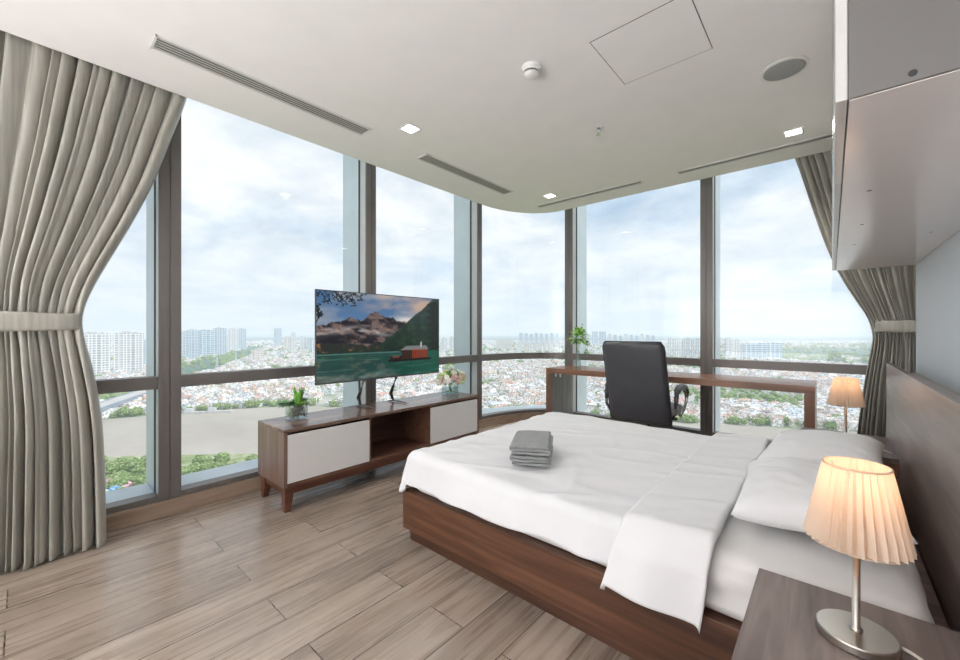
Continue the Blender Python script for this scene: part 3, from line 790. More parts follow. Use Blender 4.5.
    for k in range(16): px=rng.rand()*.035; py=.72+rng.rand()*.12; dash(px,py,px+rng.randn()*.01,py+rng.randn()*.02,.005)
    dash(0,.66,.03,.74,.003)
    return np.clip(img,0,1)**1.22*1.2
TVX,TY0,TY1,TZ0,TZ1 = -2.95,1.462,2.738,.785,1.520
tv = thing('television','large flat television showing a mountain lake, standing on the console','television',(TVX,2.1,CH))
MB().box(TVX-.012,TY0,TZ0,TVX-.001,TY1,TZ1).build('panel_body',M['black'],tv,bevel=.002)
MB().box(TVX-.050,TY0+.25,TZ0+.04,TVX-.012,TY1-.25,TZ0+.42).build('rear_housing',M['black'],tv,bevel=.01)
bz=MB(); w=.007
for a,b,c,d in ((TY0,TZ0,TY1,TZ0+.014),(TY0,TZ1-w,TY1,TZ1),(TY0,TZ0,TY0+w,TZ1),(TY1-w,TZ0,TY1,TZ1)): bz.box(TVX-.001,a,b,TVX+.003,c,d)
bz.build('bezel',M['bezel'],tv)
nx,ny=520,300
pic=tv_picture(nx,ny)
scr=MB()
ya,yb,za,zb=TY0+w,TY1-w,TZ0+.014,TZ1-w
vv=[(TVX+.0005, ya+(yb-ya)*i/nx, za+(zb-za)*j/ny) for j in range(ny+1) for i in range(nx+1)]
ff=[(j*(nx+1)+i, j*(nx+1)+i+1, (j+1)*(nx+1)+i+1, (j+1)*(nx+1)+i) for j in range(ny) for i in range(nx)]
scr.v=vv; scr.f=ff
def screen_mat():
    m, nt, out, N, L = nodes('lit_screen')
    b=N('BsdfPrincipled'); b.inputs['Base Color'].default_value=(.01,.01,.01,1); b.inputs['Roughness'].default_value=.25
    a=N('VertexColor',layer_name='Col'); L(a.outputs[0],b.inputs['Emission Color']); b.inputs['Emission Strength'].default_value=.72
    L(b.outputs[0],out.inputs[0]); return m
so=scr.build('screen',screen_mat(),tv,label='screen showing peaks, a green lake and a boathouse')
ca=so.data.color_attributes.new('Col','FLOAT_COLOR','POINT')
arr=np.ones(((nx+1)*(ny+1),4),np.float32); arr[:,:3]=pic.reshape(-1,3); ca.data.foreach_set('color',arr.ravel())
for yc in (1.90,2.235):
    m=MB()
    m.tube([(TVX-.02,yc,.83),(TVX-.02,yc-.005,.775),(TVX-.045,yc-.02,.70),(TVX-.08,yc-.02,.63),(TVX-.085,yc,.585),(TVX-.08,yc+.01,.562)],[.016,.016,.017,.018,.018,.014],10,flat=.5)
    m.tube([(TVX-.13,yc-.005,.556),(TVX-.08,yc+.01,.562),(TVX,yc+.02,.560),(TVX+.10,yc+.02,.555)],[.009,.013,.012,.007],10,flat=.5)
    m.build('stand_leg',M['bezel'],tv,smooth=True)

# ------------------------------------------------------------------ plants
def leaf(m, p, d, L, W, up=.3, curl=.2):
    """folded leaf blade"""
    p=Vector(p); d=Vector(d).normalized(); s=d.cross(Vector((0,0,1)))
    if s.length<.1: s=Vector((1,0,0))
    s.normalize(); n=s.cross(d).normalized()
    pr=[(0,.15),(.25,.8),(.5,1),(.75,.7),(1,.02)]
    v=[];
    for t,w in pr:
        c=p+d*L*t-n*curl*L*t*t
        v+= [c-s*W*w*.5+n*W*.12*w, c, c+s*W*w*.5+n*W*.12*w]
    f=[]
    for i in range(4):
        f+=[(i*3,i*3+1,i*3+4,i*3+3),(i*3+1,i*3+2,i*3+5,i*3+4)]
    m.add(v,f)
def rdir(lo=-.1, hi=1):
    a=random.random()*2*pi; z=random.uniform(lo,hi); r=sqrt(max(0,1-z*z)); return Vector((r*cos(a),r*sin(a),z))
def flower(c, r, mat, par, d):
    m=MB(); c=Vector(c); d=Vector(d).normalized(); a=d.cross(Vector((0,0,1)));
    a=(a if a.length>.1 else Vector((1,0,0))).normalized(); b=d.cross(a)
    for ring,(k,tilt,ln) in enumerate(((7,.35,1),(6,.8,.8),(4,1.2,.55))):
        for i in range(k):
            q=2*pi*i/k+ring*.4; o=a*cos(q)+b*sin(q); s=-a*sin(q)+b*cos(q)
            e=o*cos(tilt)+d*sin(tilt)
            v=[c, c+e*r*ln*.55-s*r*.36, c+e*r*ln*.55+s*r*.36, c+e*r*ln-s*r*.18+d*r*.1, c+e*r*ln+s*r*.18+d*r*.1]
            m.add(v,[(0,1,2),(1,3,4,2)])
    return m.build('flower',mat,par)
def glass_box(x,y,z0,w,h,t,par):
    a=w/2; b=a-t; m=MB()
    m.box(x-a,y-a,z0,x+a,y+a,z0+t*2)
    m.box(x-a,y-a,z0+t*2,x+a,y-b,z0+h).box(x-a,y+b,z0+t*2,x+a,y+a,z0+h).box(x-a,y-b,z0+t*2,x-b,y+b,z0+h).box(x+b,y-b,z0+t*2,x+a,y+b,z0+h)
    return m.build('vase',M['clear'],par,bevel=.002)
# succulents
px,py=-2.985,1.335
t=thing('potted_succulent','small arrangement of spiky succulents in a square glass pot','plant',(px,py,CH))
glass_box(px,py,CH+.0005,.118,.112,.004,t)
pb=MB()
for i in range(150):
    x=px+random.uniform(-.048,.048); y=py+random.uniform(-.048,.048); z=CH+.016+random.uniform(0,.072); r=random.uniform(.005,.009)
    pb.lathe(x,y,[(r*.3,z-r*.8),(r,z-r*.2),(r*.9,z+r*.4),(r*.2,z+r*.8)],6)
o=pb.build('pebbles',M['pebble'],t,smooth=True); o['kind']='stuff'
m=MB()
for i in range(26):
    a=random.random()*6.28; r=random.random()*.022; d=Vector((cos(a)*.28,sin(a)*.28,1))
    leaf(m,(px+.005+r*cos(a),py+.012+r*sin(a),CH+.09),d,random.uniform(.10,.17),.017,curl=-.02)
m.build('spiky_leaves',M['leaf'],t)
m=MB()
for i in range(70):
    d=rdir(-.05,.7); c=Vector((px-.012,py-.04,CH+.105)); leaf(m,c+d*random.uniform(.0,.028),d,random.uniform(.025,.042),.018,curl=.1)
m.build('rosette_leaves',M['leaf_dark'],t)
m=MB()
for i in range(40):
    d=rdir(0,.8); c=Vector((px+.02,py+.022,CH+.098)); leaf(m,c+d*.01,d,random.uniform(.02,.05),.02,curl=-.05)
m.build('small_rosette',M['leaf_light'],t)
for q in range(2):
    m=MB(); yy=py+(.055 if q else -.09); zz=CH+.11
    for i in range(36):
        d=rdir(-.2,.9); leaf(m,Vector((px+random.uniform(-.02,.02),yy,zz))+d*.015,d,.035,.013,curl=.15)
    m.build('side_foliage',M['leaf_dark'],t)
# bouquet
px,py=-2.955,2.90
t=thing('flower_bouquet','mixed bouquet of cream and pink flowers in a low square glass vase','flowers',(px,py,CH))
glass_box(px,py,CH+.0005,.125,.085,.004,t)
MB().box(px-.057,py-.057,CH+.011,px+.057,py+.057,CH+.07).build('water',M['water'],t)
m=MB()
for i in range(16):
    a=random.random()*6.28; m.tube([(px+.03*cos(a),py+.03*sin(a),CH+.014),(px+.01*cos(a+2),py+.01*sin(a+2),CH+.08),(px+.05*cos(a+3),py+.05*sin(a+3),CH+.14)],.0018,5)
m.build('stems',M['leaf'],t)
cen=Vector((px,py,CH+.148))
for mat,nn,nm in ((M['leaf'],330,'green_leaves'),(M['leaf_light'],300,'bright_leaves')):
    m=MB()
    for i in range(nn):
        d=rdir(-.45,.9); c=cen+Vector((d.x*.13,d.y*.155,d.z*.085))*random.uniform(.3,1)
        leaf(m,c,d+Vector((0,0,.3)),random.uniform(.025,.045),.022)
    m.build(nm,mat,t)
m=MB()
for k in range(3):
    c=cen+Vector((random.uniform(-.02,.03),-.04+.03*k,.10)); m.tube([cen,c,c+Vector((0,0,.05))],.0015,5)
    for i in range(16):
        d=rdir(-.3,1); leaf(m,c+Vector((0,0,.04))+d*.015,d,.022,.014)
m.build('sprigs',M['leaf_light'],t); m=MB()
for i in range(34):
    d=rdir(-.5,.8); leaf(m,cen+Vector((0,.17,-.01))+d*.018,d,.028,.018)
m.build('side_sprig',M['leaf_light'],t)
toc=Vector((-px,-py,EYE-.8)).normalized()
for k in range(38):
    d=(rdir(-.1,1)+Vector((.75,-.55,.1))*.8).normalized(); c=cen+Vector((d.x*.145,d.y*.165,d.z*.09))
    flower(c,random.uniform(.026,.044),[M['petal_cream'],M['petal_pink'],M['petal_lime'],M['petal_cream']][k%4],t,d)
# desk vase
px,py,DH=-2.29,4.40,.755
t=thing('bud_vase','slim glass bottle vase holding a leafy green sprig on the desk','vase',(px,py,DH))
MB().lathe(px,py,[(.001,DH+.0005),(.036,DH+.001),(.040,DH+.02),(.034,DH+.07),(.022,DH+.13),(.017,DH+.19),(.021,DH+.205)],28,cap=False).build('vase',M['clear'],t,smooth=True,solid=.002)
m=MB()
for i in range(6):
    a=i*1.05; m.tube([(px+.015*cos(a),py+.015*sin(a),DH+.01),(px,py,DH+.19),(px+.04*cos(a),py+.04*sin(a),DH+.33)],.0017,5)
m.build('stems',M['leaf'],t)
for mat,nn,nm in ((M['leaf'],110,'green_leaves'),(M['leaf_light'],150,'bright_leaves')):
    m=MB()
    for i in range(nn):
        d=rdir(-.6,1); c=Vector((px+.01,py,DH+.36))+Vector((d.x*.12,d.y*.11,d.z*.12))*random.uniform(.25,1)
        leaf(m,c,d,random.uniform(.03,.05),.028)
    m.build(nm,mat,t)
m=MB(); m.tube([(px,py,DH+.30),(px+.08,py-.03,DH+.30),(px+.125,py-.03,DH+.22)],.0015,5); m.tube([(px,py,DH+.35),(px+.03,py,DH+.49),(px+.07,py,DH+.53)],.0013,5)
for c in ((px+.125,py-.03,DH+.20),(px+.14,py-.03,DH+.30)):
    for i in range(26):
        d=rdir(-1,1); leaf(m,Vector(c)+d*.012,d,.028,.02)
for i in range(4): leaf(m,(px+.05+.006*i,py,DH+.52),rdir(.2,1),.02,.008)
m.build('trailing_sprig',M['leaf'],t)

# ------------------------------------------------------------------ desk
t=thing('desk','long walnut desk on slab legs under the far window','desk',(-1.34,4.43,0))
DX0,DX1,DY0,DY1=-2.59,-.096,4.16,4.70
MB().box(DX0,DY0,DH-.060,DX1,DY1,DH).build('desktop',M['desk'],t,bevel=.002)
MB().box(DX0,DY0,0,DX0+.068,DY1,DH-.061).build('leg',M['deskleg'],t,bevel=.002)
MB().box(DX0+.0685,DY0+.012,0,DX0+.074,DY1-.004,DH-.061).build('leg_panel',M['deskpanel'],t,label='grey inner face of the left leg')
MB().box(DX1-.068,DY0,0,DX1,DY1,DH-.061).build('leg',M['deskleg'],t,bevel=.002)
for x,y in ((-2.50,4.22),(-2.44,4.22)):
    MB().box(x,y,DH-.105,x+.022,y+.004,DH-.061).box(x,y,DH-.064,x+.022,y+.03,DH-.061).build('bracket',M['trimwhite'],t)

# ------------------------------------------------------------------ office chair
def chair():
    cx=-1.325; t=thing('office_chair','high backed dark grey leather office chair pulled up to the desk','chair',(cx,3.95,0))
    # backrest: padded slab leaning back toward the bed
    def back(u,v,s):
        U=2*u-1; V=v
        hw=.276-.006*V; rr=.10
        z=.36+.745*V; y=3.745-.215*V
        x=hw*U
        # rounded corners at the top
        ct=max(0,(V-.90)/.10); x*=1-.10*ct**3; 
        q=(1-abs(U)**8)*(1-abs(2*V-1)**14)
        th=.048*max(0,q)**.35
        y2=y-.015+s*th+.03*(U*U)*(1 if s<0 else .3)*1.0
        if s>0: y2+=.012*sin(V*pi*5)*(1-abs(U)**6)
        y2+= .004*noise.noise(Vector((U*3,V*5,s)))*q
        return (cx+x,y2,z)
    m=MB(); m.grid(32,44,lambda u,v:back(u,v,-1)); m.grid(32,44,lambda u,v:back(u,1-v,1))
    o=m.build('backrest',M['leather'],t,smooth=True); w=o.modifiers.new('w','WELD'); w.merge_threshold=.001
    # piping round the rim
    pts=[]
    for i in range(61):
        s=i/60
        if s<.3: U,V=-1,s/.3
        elif s<.5: U,V=-1+2*(s-.3)/.2,1
        elif s<.8: U,V=1,1-(s-.5)/.3
        else: U,V=1-2*(s-.8)/.2,0
        p=back((U+1)/2,V,-1); pts.append((p[0],p[1],p[2]))
    MB().tube(pts,.007,6).build('piping',M['leather'],o,smooth=True)
    # seat
    def seat(u,v,s):
        U=2*u-1; V=2*v-1; q=max(0,(1-abs(U)**6)*(1-abs(V)**6))
        return (cx+.26*U*(1-.05*abs(V)**4), 3.99+.26*V*(1-.05*abs(U)**4), .445+s*.055*q**.4+.012*V*V)
    m=MB(); m.grid(24,24,lambda u,v:seat(u,v,1)); m.grid(24,24,lambda u,v:seat(u,1-v,-1))
    o=m.build('seat',M['leather'],t,smooth=True); w=o.modifiers.new('w','WELD'); w.merge_threshold=.001
    for sx in (-1,1):
        X=cx+sx*.315
        ar=[(X-sx*.03,3.76,.43),(X,3.74,.50),(X,3.73,.60),(X,3.76,.66),(X,3.83,.685),(X,3.92,.685),(X,4.00,.67),(X,4.05,.63),(X,4.06,.56),(X-sx*.01,4.02,.48),(X-sx*.03,3.96,.42)]
        a=MB().tube(ar,[.014,.014,.015,.015,.015,.015,.015,.015,.014,.014,.014],10).build('armrest',M['chrome'],t,smooth=True)
        MB().tube([(X,3.732,.55),(X,3.735,.62),(X,3.77,.675),(X,3.83,.70),(X,3.92,.70),(X,4.01,.68),(X,4.06,.63),(X,4.07,.57)],[.018,.026,.030,.032,.032,.030,.026,.018],12,flat=.8).build('arm_pad',M['leather'],a,smooth=True)
        MB().tube([(cx+sx*.18,3.9,.385),(X-sx*.03,3.86,.41)],.013,8).build('arm_bracket',M['black'],a)
    MB().box(cx-.12,3.86,.365,cx+.12,4.10,.392).build('tilt_mechanism',M['black'],t,bevel=.004)
    MB().lathe(cx,3.98,[(.022,.10),(.022,.24),(.015,.24),(.015,.365)],20).build('gas_lift',M['black'],t)
    for k in range(5):
        a=2*pi*k/5+.3; e=(cx+.29*cos(a),3.98+.29*sin(a))
        l=MB().tube([(cx+.02*cos(a),3.98+.02*sin(a),.115),(cx+.15*cos(a),3.98+.15*sin(a),.11),(e[0],e[1],.075)],[.028,.022,.016],8,flat=.6).build('base_leg',M['chrome'],t,smooth=True)
        c=MB()
        for s in (-1,1):
            ox,oy=-sin(a)*s*.014,cos(a)*s*.014
            ring=[]
            for i in range(16):
                q=2*pi*i/16; ring.append((e[0]+ox+cos(a)*.026*cos(q),e[1]+oy+sin(a)*.026*cos(q),.027+.026*sin(q)))
            r2=[(x+ox*.8,y+oy*.8,z) for x,y,z in ring]
            c.add(ring+r2,[tuple(range(16)),tuple(range(31,15,-1))]+[(i,(i+1)%16,(i+1)%16+16,i+16) for i in range(16)])
        c.tube([(e[0],e[1],.03),(e[0],e[1],.072)],.008,8)
        c.build('caster',M['black'],l)
chair()

# ------------------------------------------------------------------ curtains
def lerp(tab, z):
    return sum(lerp0(tab, min(max(z+o_,tab[-1][0]),tab[0][0])) for o_ in (-.12,-.08,-.04,0,.04,.08,.12))/7
def lerp0(tab, z):
    for (z0,v0),(z1,v1) in zip(tab,tab[1:]):
        if z0<=z<=z1 or z1<=z<=z0:
            t=(z-z0)/(z1-z0)
            return v0+(v1-v0)*t
    return tab[-1][1] if z<tab[-1][0] else tab[0][1]
def curtain(label, horiz, lead, trail, plane, sgn, folds, seed, zt, zb, tie, frontcorr):
    """lead/trail: tables (z, coordinate) of the two vertical edges; plane: centre of folds; sgn: side facing the room"""
    nu, nv = folds*10, 100
    t=thing('curtain', label, 'curtain', ((plane,lead[-1][1],0) if horiz=='y' else (lead[-1][1],plane,0)), 'tied back satin curtains')
    ph=[random.uniform(-.5,.5) for _ in range(folds+2)]; am=[random.choice((.45,.8,1.1,1.45)) for _ in range(folds+2)]
    def f(u,v):
        z=zt+(zb-zt)*v
        uu=u+.012*sin(2*pi*u*3+seed)+.009*sin(2*pi*u*8+seed)
        a,b=lerp(trail,z),lerp(lead,z)
        c=a+(b-a)*uu
        k=u*folds; i=int(k); fr=k-i
        amp=(am[i]*(1-fr)+am[i+1]*fr)
        near=exp(-((z-tie)/.16)**2)
        A=.040*amp*(1-.62*near)*(1-.25*max(0,(z-2.3)/.4))
        if z<tie: A*=1+.35*min(1,(tie-z)/.8)
        w=sin(2*pi*k+ph[i]*(1-fr)+ph[i+1]*fr+.5*sin(z*2+seed+i*0))
        w=(1-2*abs(sin(pi*k+.5*(ph[i]*(1-fr)+ph[i+1]*fr)+.10*sin(z*1.3+seed)))**.75)*-1
        d=A*w+.018*noise.noise(Vector((u*9,z*1.1,seed)))+.010*noise.noise(Vector((u*30,z*.9,seed)))
        d+=.008*noise.noise(Vector((u*14+z*3,z*9,seed+4)))*(near+.25)
        d+=.05*max(0,(tie-z)/tie)*frontcorr
        c+=.012*cos(2*pi*k)*(1-near)
        P=plane+sgn*d
        return (P,c,z) if horiz=='y' else (c,P,z)
    MB().grid(nu,nv,f).build('drape',M['curtain'],t,smooth=True,solid=.003)
    # tie band wraps round the gathered cloth
    def tf(u,v):
        a=2*pi*u; z=tie-.047+.094*v
        c0,c1=lerp(trail,tie)-.012,lerp(lead,tie)+.012
        if c0>c1: c0,c1=c1+.024-.0,c0-.024
        hc=(c1-c0)/2; m=(c0+c1)/2
        s=lambda x,p: math.copysign(abs(x)**p,x)
        c=m+hc*s(cos(a),.6); d=.072*s(sin(a),.6)+.004*sin(v*pi)+.003*noise.noise(Vector((a*2,v*3,seed)))
        z+=.010*sin(a*3+v*2)*.4
        P=plane+sgn*d
        return (P,c,z) if horiz=='y' else (c,P,z)
    MB().grid(64,6,tf).build('tieback',M['curtain'],t,smooth=True,solid=.004)
    return t
curtain('floor length beige satin curtain tied back at the left window', 'y',
    [(2.81,.67),(2.66,.64),(2.4,.565),(2.15,.50),(1.9,.41),(1.7,.33),(1.5,.245),(1.36,.20),(1.25,.185),(1.15,.20),(.95,.235),(.7,.265),(.4,.275),(0,.28)],
    [(2.81,-.95),(2.0,-.80),(1.5,-.62),(1.25,-.55),(1.0,-.58),(.5,-.66),(0,-.70)],
    -3.125, 1, 27, 1.7, 2.81, .012, 1.25, .9)
curtain('beige satin curtain gathered at the far right behind the headboard', 'x',
    [(2.81,-.29),(2.68,-.245),(2.3,-.15),(2.0,-.07),(1.75,.01),(1.5,.12),(1.35,.20),(1.24,.245),(1.15,.255),(1.0,.235),(.7,.19),(.35,.155),(0,.13)],
    [(2.81,.90),(2.0,.82),(1.5,.72),(1.24,.66),(1.0,.68),(.5,.75),(0,.78)],
    4.555, -1, 22, 4.2, 2.81, .012, 1.235, .4)

# ------------------------------------------------------------------ the world outside (eye 130 m above the river plain)
E = 130.
GZ = EYE-E
Fv=Vector((-sin(TH),cos(TH),0)); Rv=Vector((cos(TH),sin(TH),0))
def spot(px, py):        # ground point seen at a photo position, for surveying the city plan
    D=E*FPX/(py-CY); return Fv*D+Rv*(px-CX)/FPX*D
def gmesh(name, pts, z, mat, kind='structure'):
    m=MB(); m.prism([(p[0],p[1]) for p in pts], z-.5, z); o=m.build(name,mat); o['kind']=kind; return o
R=42000
g=MB(); g.v=[(-R,-3000,GZ),(R,-3000,GZ),(R,R,GZ),(-R,R,GZ)]; g.f=[(0,1,2,3)]
struct('ground', g, M['ground'])
far=[(-1500,-560),(-1000,-110),(-803,60),(-760,190),(-725,262),(-670,330),(-394,465),(-107,640),(-31,672),(28,700),(300,850),(900,1250),(1900,2100)]
near=[(2200,1700),(1200,1000),(600,620),(200,420),(-150,300),(-330,235),(-458,156),(-528,86),(-575,40),(-700,-300),(-1100,-1100)]
rv=MB(); P=[(x,y) for x,y in near+far[::1]]
rv.v=[(x,y,GZ+.8) for x,y in P]; rv.f=[tuple(range(len(P)))]
o=rv.build('river',M['river']); o['kind']='structure'
nb=MB(); Q=[(-1100,-1100),(-700,-300),(-575,40),(-528,86),(-458,156),(-330,235),(-150,300),(200,420),(600,620),(600,60),(-30,60),(-30,-1100)]
nb.v=[(x,y,GZ+1.5) for x,y in Q[::-1]]; nb.f=[tuple(range(len(Q)))]
struct('riverside_ground', nb, M['bank'])
# green belt strip and broad far water seen beyond the towers
def patch(name, pix, z, mat):
    m=MB(); m.v=[(spot(*p).x,spot(*p).y,GZ+z) for p in pix]; m.f=[tuple(range(len(pix)))]
    o=m.build(name,mat); o['kind']='structure'
patch('green_belt',[(150,382),(190,378),(215,372),(255,353),(262,347),(250,347),(215,356),(180,368)],1.0,M['belt'])
patch('green_belt',[(780,362),(960,372),(960,352),(860,347),(782,348)],.9,M['belt'])
patch('green_belt',[(480,340),(960,341),(960,336.5),(480,336.2)],.9,M['belt'])
patch('green_belt',[(180,342),(320,342),(320,337),(180,337.5)],.9,M['belt'])
patch('far_water',[(770,346),(960,350),(960,346.5),(840,343.5),(775,344.5)],1.6,M['river'])
patch('far_water',[(790,357),(960,364),(960,361),(800,355.5)],1.8,M['river'])

def inside_city(p):      # beyond the far bank
    for (x0,y0),(x1,y1) in zip(far,far[1:]):
        dx,dy=x1-x0,y1-y0
        t=((p.x-x0)*dx+(p.y-y0)*dy)/(dx*dx+dy*dy)
        if 0<=t<=1:
            c=dx*(p.y-y0)-dy*(p.x-x0)
            return c/sqrt(dx*dx+dy*dy)
    return 9999 if (p.length>900) else -1
walls=[(.92,.90,.88),(.90,.88,.86),(.82,.80,.77),(.80,.76,.70),(.78,.68,.63),(.80,.82,.84),(.74,.70,.62),(.86,.85,.84),(.80,.72,.60),(.66,.64,.62)]
roofs=[(.90,.88,.87),(.66,.42,.34),(.80,.62,.54),(.74,.74,.76),(.52,.50,.49),(.70,.74,.78),(.82,.80,.76),(.70,.48,.42)]
def house_geo(w,d,h,wc,rc,kind):
    v=[(-w/2,-d/2,0),(w/2,-d/2,0),(w/2,d/2,0),(-w/2,d/2,0),(-w/2,-d/2,h),(w/2,-d/2,h),(w/2,d/2,h),(-w/2,d/2,h)]
    f=[(0,1,5,4),(1,2,6,5),(2,3,7,6),(3,0,4,7)]; c=[wc]*4
    if kind==0:
        v+=[(0,-d/2,h+w*.28),(0,d/2,h+w*.28)]; f+=[(4,5,8),(7,9,6),(5,6,9,8),(4,8,9,7)]; c+=[wc,wc,rc,rc]
    else:
        f+=[(4,5,6,7)]; c+=[rc]
        a,b=w*.25,d*.2
        v+=[(-a,-b,h),(a,-b,h),(a,b,h),(-a,b,h),(-a,-b,h+2.6),(a,-b,h+2.6),(a,b,h+2.6),(-a,b,h+2.6)]
        f+=[(10-2,11-2,15-2,14-2),(9,10,14,13),(10,11,15,14),(11,8,12,15),(12,13,14,15)]; c+=[wc]*4+[rc]
    return v,f,c
def colmesh(name, v, f, c, mat):
    me=bpy.data.meshes.new(name); me.from_pydata(v,[],f); me.materials.append(mat)
    a=me.color_attributes.new('Col','FLOAT_COLOR','CORNER')
    arr=[]
    for q,col in zip(f,c): arr+= [col[0],col[1],col[2],1.0]*len(q)
    a.data.foreach_set('color',arr); me.update(); return me
protos=[]
for i in range(12):
    w=random.uniform(8,14); d=random.uniform(10,20); h=random.uniform(5,14); k=0 if i%3==0 else 1
    rc=roofs[i%8]; protos.append((colmesh('house',*house_geo(w,d,h,walls[i%8],rc,k),M['house']),rc))
# candidate sites inside the field of view
belts=[]
def in_belt(p):
    for q in belts:
        ins=False; j=len(q)-1
        for i in range(len(q)):
            if (q[i][1]>p.y)!=(q[j][1]>p.y) and p.x<(q[j][0]-q[i][0])*(p.y-q[i][1])/(q[j][1]-q[i][1])+q[i][0]: ins=not ins
            j=i
        if ins: return True
    return False
for q in ([(150,382),(190,378),(215,372),(255,353),(262,347),(250,347),(215,356),(180,368)],[(780,362),(960,372),(960,345),(860,343),(775,344)]):
    belts.append([(spot(*a).x,spot(*a).y) for a in q])
def sites(n, dmin, dmax, pmin=-10, pmax=930):
    out=[]
    while len(out)<n:
        px=random.uniform(pmin,pmax); D=dmin+(dmax-dmin)*random.random()**1.3
        p=Fv*D+Rv*(px-CX)/FPX*D
        s=inside_city(p)
        if s<16 or in_belt(p): continue
        if noise.noise(Vector((p.x*.004,p.y*.004,2)))>.30: continue   # leafy pockets
        out.append((p,px))
    return out
cnames={0:'white roofed',1:'red roofed',2:'orange roofed',3:'pale grey roofed',4:'grey roofed',5:'blue roofed',6:'cream roofed',7:'brick red roofed'}
sa=sites(6500,480,1700)
sa.sort(key=lambda q:q[0].dot(Fv))
vis=[q for q in sa if q[0].dot(Fv)<900 and (185<q[1]<345 or 395<q[1]<560 or 660<q[1]<865 or 95<q[1]<150)]
pick=vis[:300]; ids=set(id(q) for q in pick)
for i,(p,px) in enumerate(pick):
    me,rc=protos[i%12]
    o=bpy.data.objects.new('house',me); C.objects.link(o); o.location=(p.x,p.y,GZ+.3); o.rotation_euler.z=random.choice((.45,.55,.5))+random.choice((0,pi/2))
    side='beyond the left window' if px<330 else ('beside the television' if px<440 else ('beyond the rounded window' if px<570 else 'beyond the desk'))
    tag(o,'small %s house near the far river bank %s'%(cnames[i%12%8],side),'house','houses on the far river bank')
V=[];F=[];K=[]
def add_house(p,w,d,h,wc,rc,k,rz):
    v,f,c=house_geo(w,d,h,wc,rc,k); n=len(V); cs,sn=cos(rz),sin(rz)
    V.extend([(p.x+x*cs-y*sn,p.y+x*sn+y*cs,GZ+.3+z) for x,y,z in v]); F.extend([tuple(i+n for i in q) for q in f]); K.extend(c)
for q in sa:
    if id(q) in ids: continue
    add_house(q[0],random.uniform(8,17),random.uniform(10,24),random.uniform(4,15),random.choice(walls),random.choice(roofs),random.choice((0,1,1)),.5+random.choice((0,pi/2)))
for p,px in sites(7000,1500,5200):
    s=p.length/1500
    add_house(p,random.uniform(8,16)*s,random.uniform(10,20)*s,random.uniform(5,15),random.choice(walls),random.choice(roofs),1,.5+random.choice((0,pi/2)))
o=bpy.data.objects.new('distant_housing',colmesh('distant_housing',V,F,K,M['house'])); C.objects.link(o)
tag(o,'dense mass of small white and terracotta houses spreading to the horizon','houses',kind='stuff')
# trees
def treemesh(seed):
    import bmesh
    bm=bmesh.new(); bmesh.ops.create_icosphere(bm,subdivisions=4,radius=1)
    for v in bm.verts:
        d=v.co.normalized(); k=1+.32*noise.noise(d*2.2+Vector((seed,0,0)))+.24*noise.noise(d*6+Vector((0,seed,0)))+.14*noise.noise(d*15+Vector((0,0,seed)))
        v.co=d*k; v.co.z=v.co.z*.8+.75
    me=bpy.data.meshes.new('tree'); bm.to_mesh(me); bm.free(); me.materials.append(M['tree_near']); return me
tms=[treemesh(i*3.1) for i in range(4)]
def tree(p,r,label,group):
    o=bpy.data.objects.new('tree',random.choice(tms)); C.objects.link(o); o.location=(p.x,p.y,GZ+1.3); o.scale=(r,r,r*random.uniform(.8,1.15)); o.rotation_euler.z=random.random()*6
    tag(o,label,'tree',group)
cnt=0
while cnt<175:
    px=random.uniform(92,262); py=random.uniform(463,520)
    edge=461-max(0,(px-190))*.06+6*noise.noise(Vector((px*.05,0,0)))
    if py<edge: continue
    p=spot(px,py)
    if px<158 and noise.noise(Vector((p.x*.02,p.y*.02,7)))<-.25 : cnt+=.2; continue
    lb='bushy green tree on the near river bank, seen left of the wide mullion' if px<158 else 'bushy green tree on the near river bank, seen right of the wide mullion'
    tree(p,random.uniform(2.5,6.5),lb,'trees on the near river bank'); cnt+=1
for k,(q,colr,nm) in enumerate((((110,487),(.80,.42,.52),'pink'),((116,494),(.25,.45,.72),'blue'),((124,491),(.82,.50,.60),'rose'),((101,499),(.78,.78,.76),'white'))):
    p=spot(*q); me,_=colmesh('garden_house',*house_geo(7,9,3.5,colr,colr,0),M['house']),0
    o=bpy.data.objects.new('garden_house',me); C.objects.link(o); o.location=(p.x,p.y,GZ+1.5); o.rotation_euler.z=.4*k
    tag(o,'small %s roofed hut among the trees of the near river bank'%nm,'hut')
n=0
while n<120:
    k=random.randrange(2,11); t_=random.random(); (x0,y0),(x1,y1)=far[k],far[k+1]
    p=Vector((x0+(x1-x0)*t_,y0+(y1-y0)*t_,0)); nrm=Vector((-(y1-y0),x1-x0,0)).normalized()
    if nrm.dot(Fv)<0 and k>4: nrm=-nrm
    p+=nrm*random.uniform(4,38)
    if p.length>1200: continue
    tree(p,random.uniform(4,7.5),'green tree in the band along the far river bank','trees on the far river bank'); n+=1
V=[];F=[]
import bmesh
bm=bmesh.new(); bmesh.ops.create_icosphere(bm,subdivisions=1,radius=1); iv=[v.co.copy() for v in bm.verts]; fi=[tuple(v.index for v in f.verts) for f in bm.faces]; bm.free()
def clump(p,r):
    n=len(V); V.extend([(p.x+c.x*r*random.uniform(.7,1.2),p.y+c.y*r*random.uniform(.7,1.2),GZ+r*.6+c.z*r*.8) for c in iv]); F.extend([tuple(i+n for i in q) for q in fi])
c=0
while c<3800:
    px=random.uniform(-10,930); D=560+3400*random.random()**2; p=Fv*D+Rv*(px-CX)/FPX*D
    if inside_city(p)<8: continue
    if noise.noise(Vector((p.x*.004,p.y*.004,2)))<.12 and random.random()<.72: continue
    clump(p,random.uniform(4,9)*(1 if D<1500 else 1.7)); c+=1
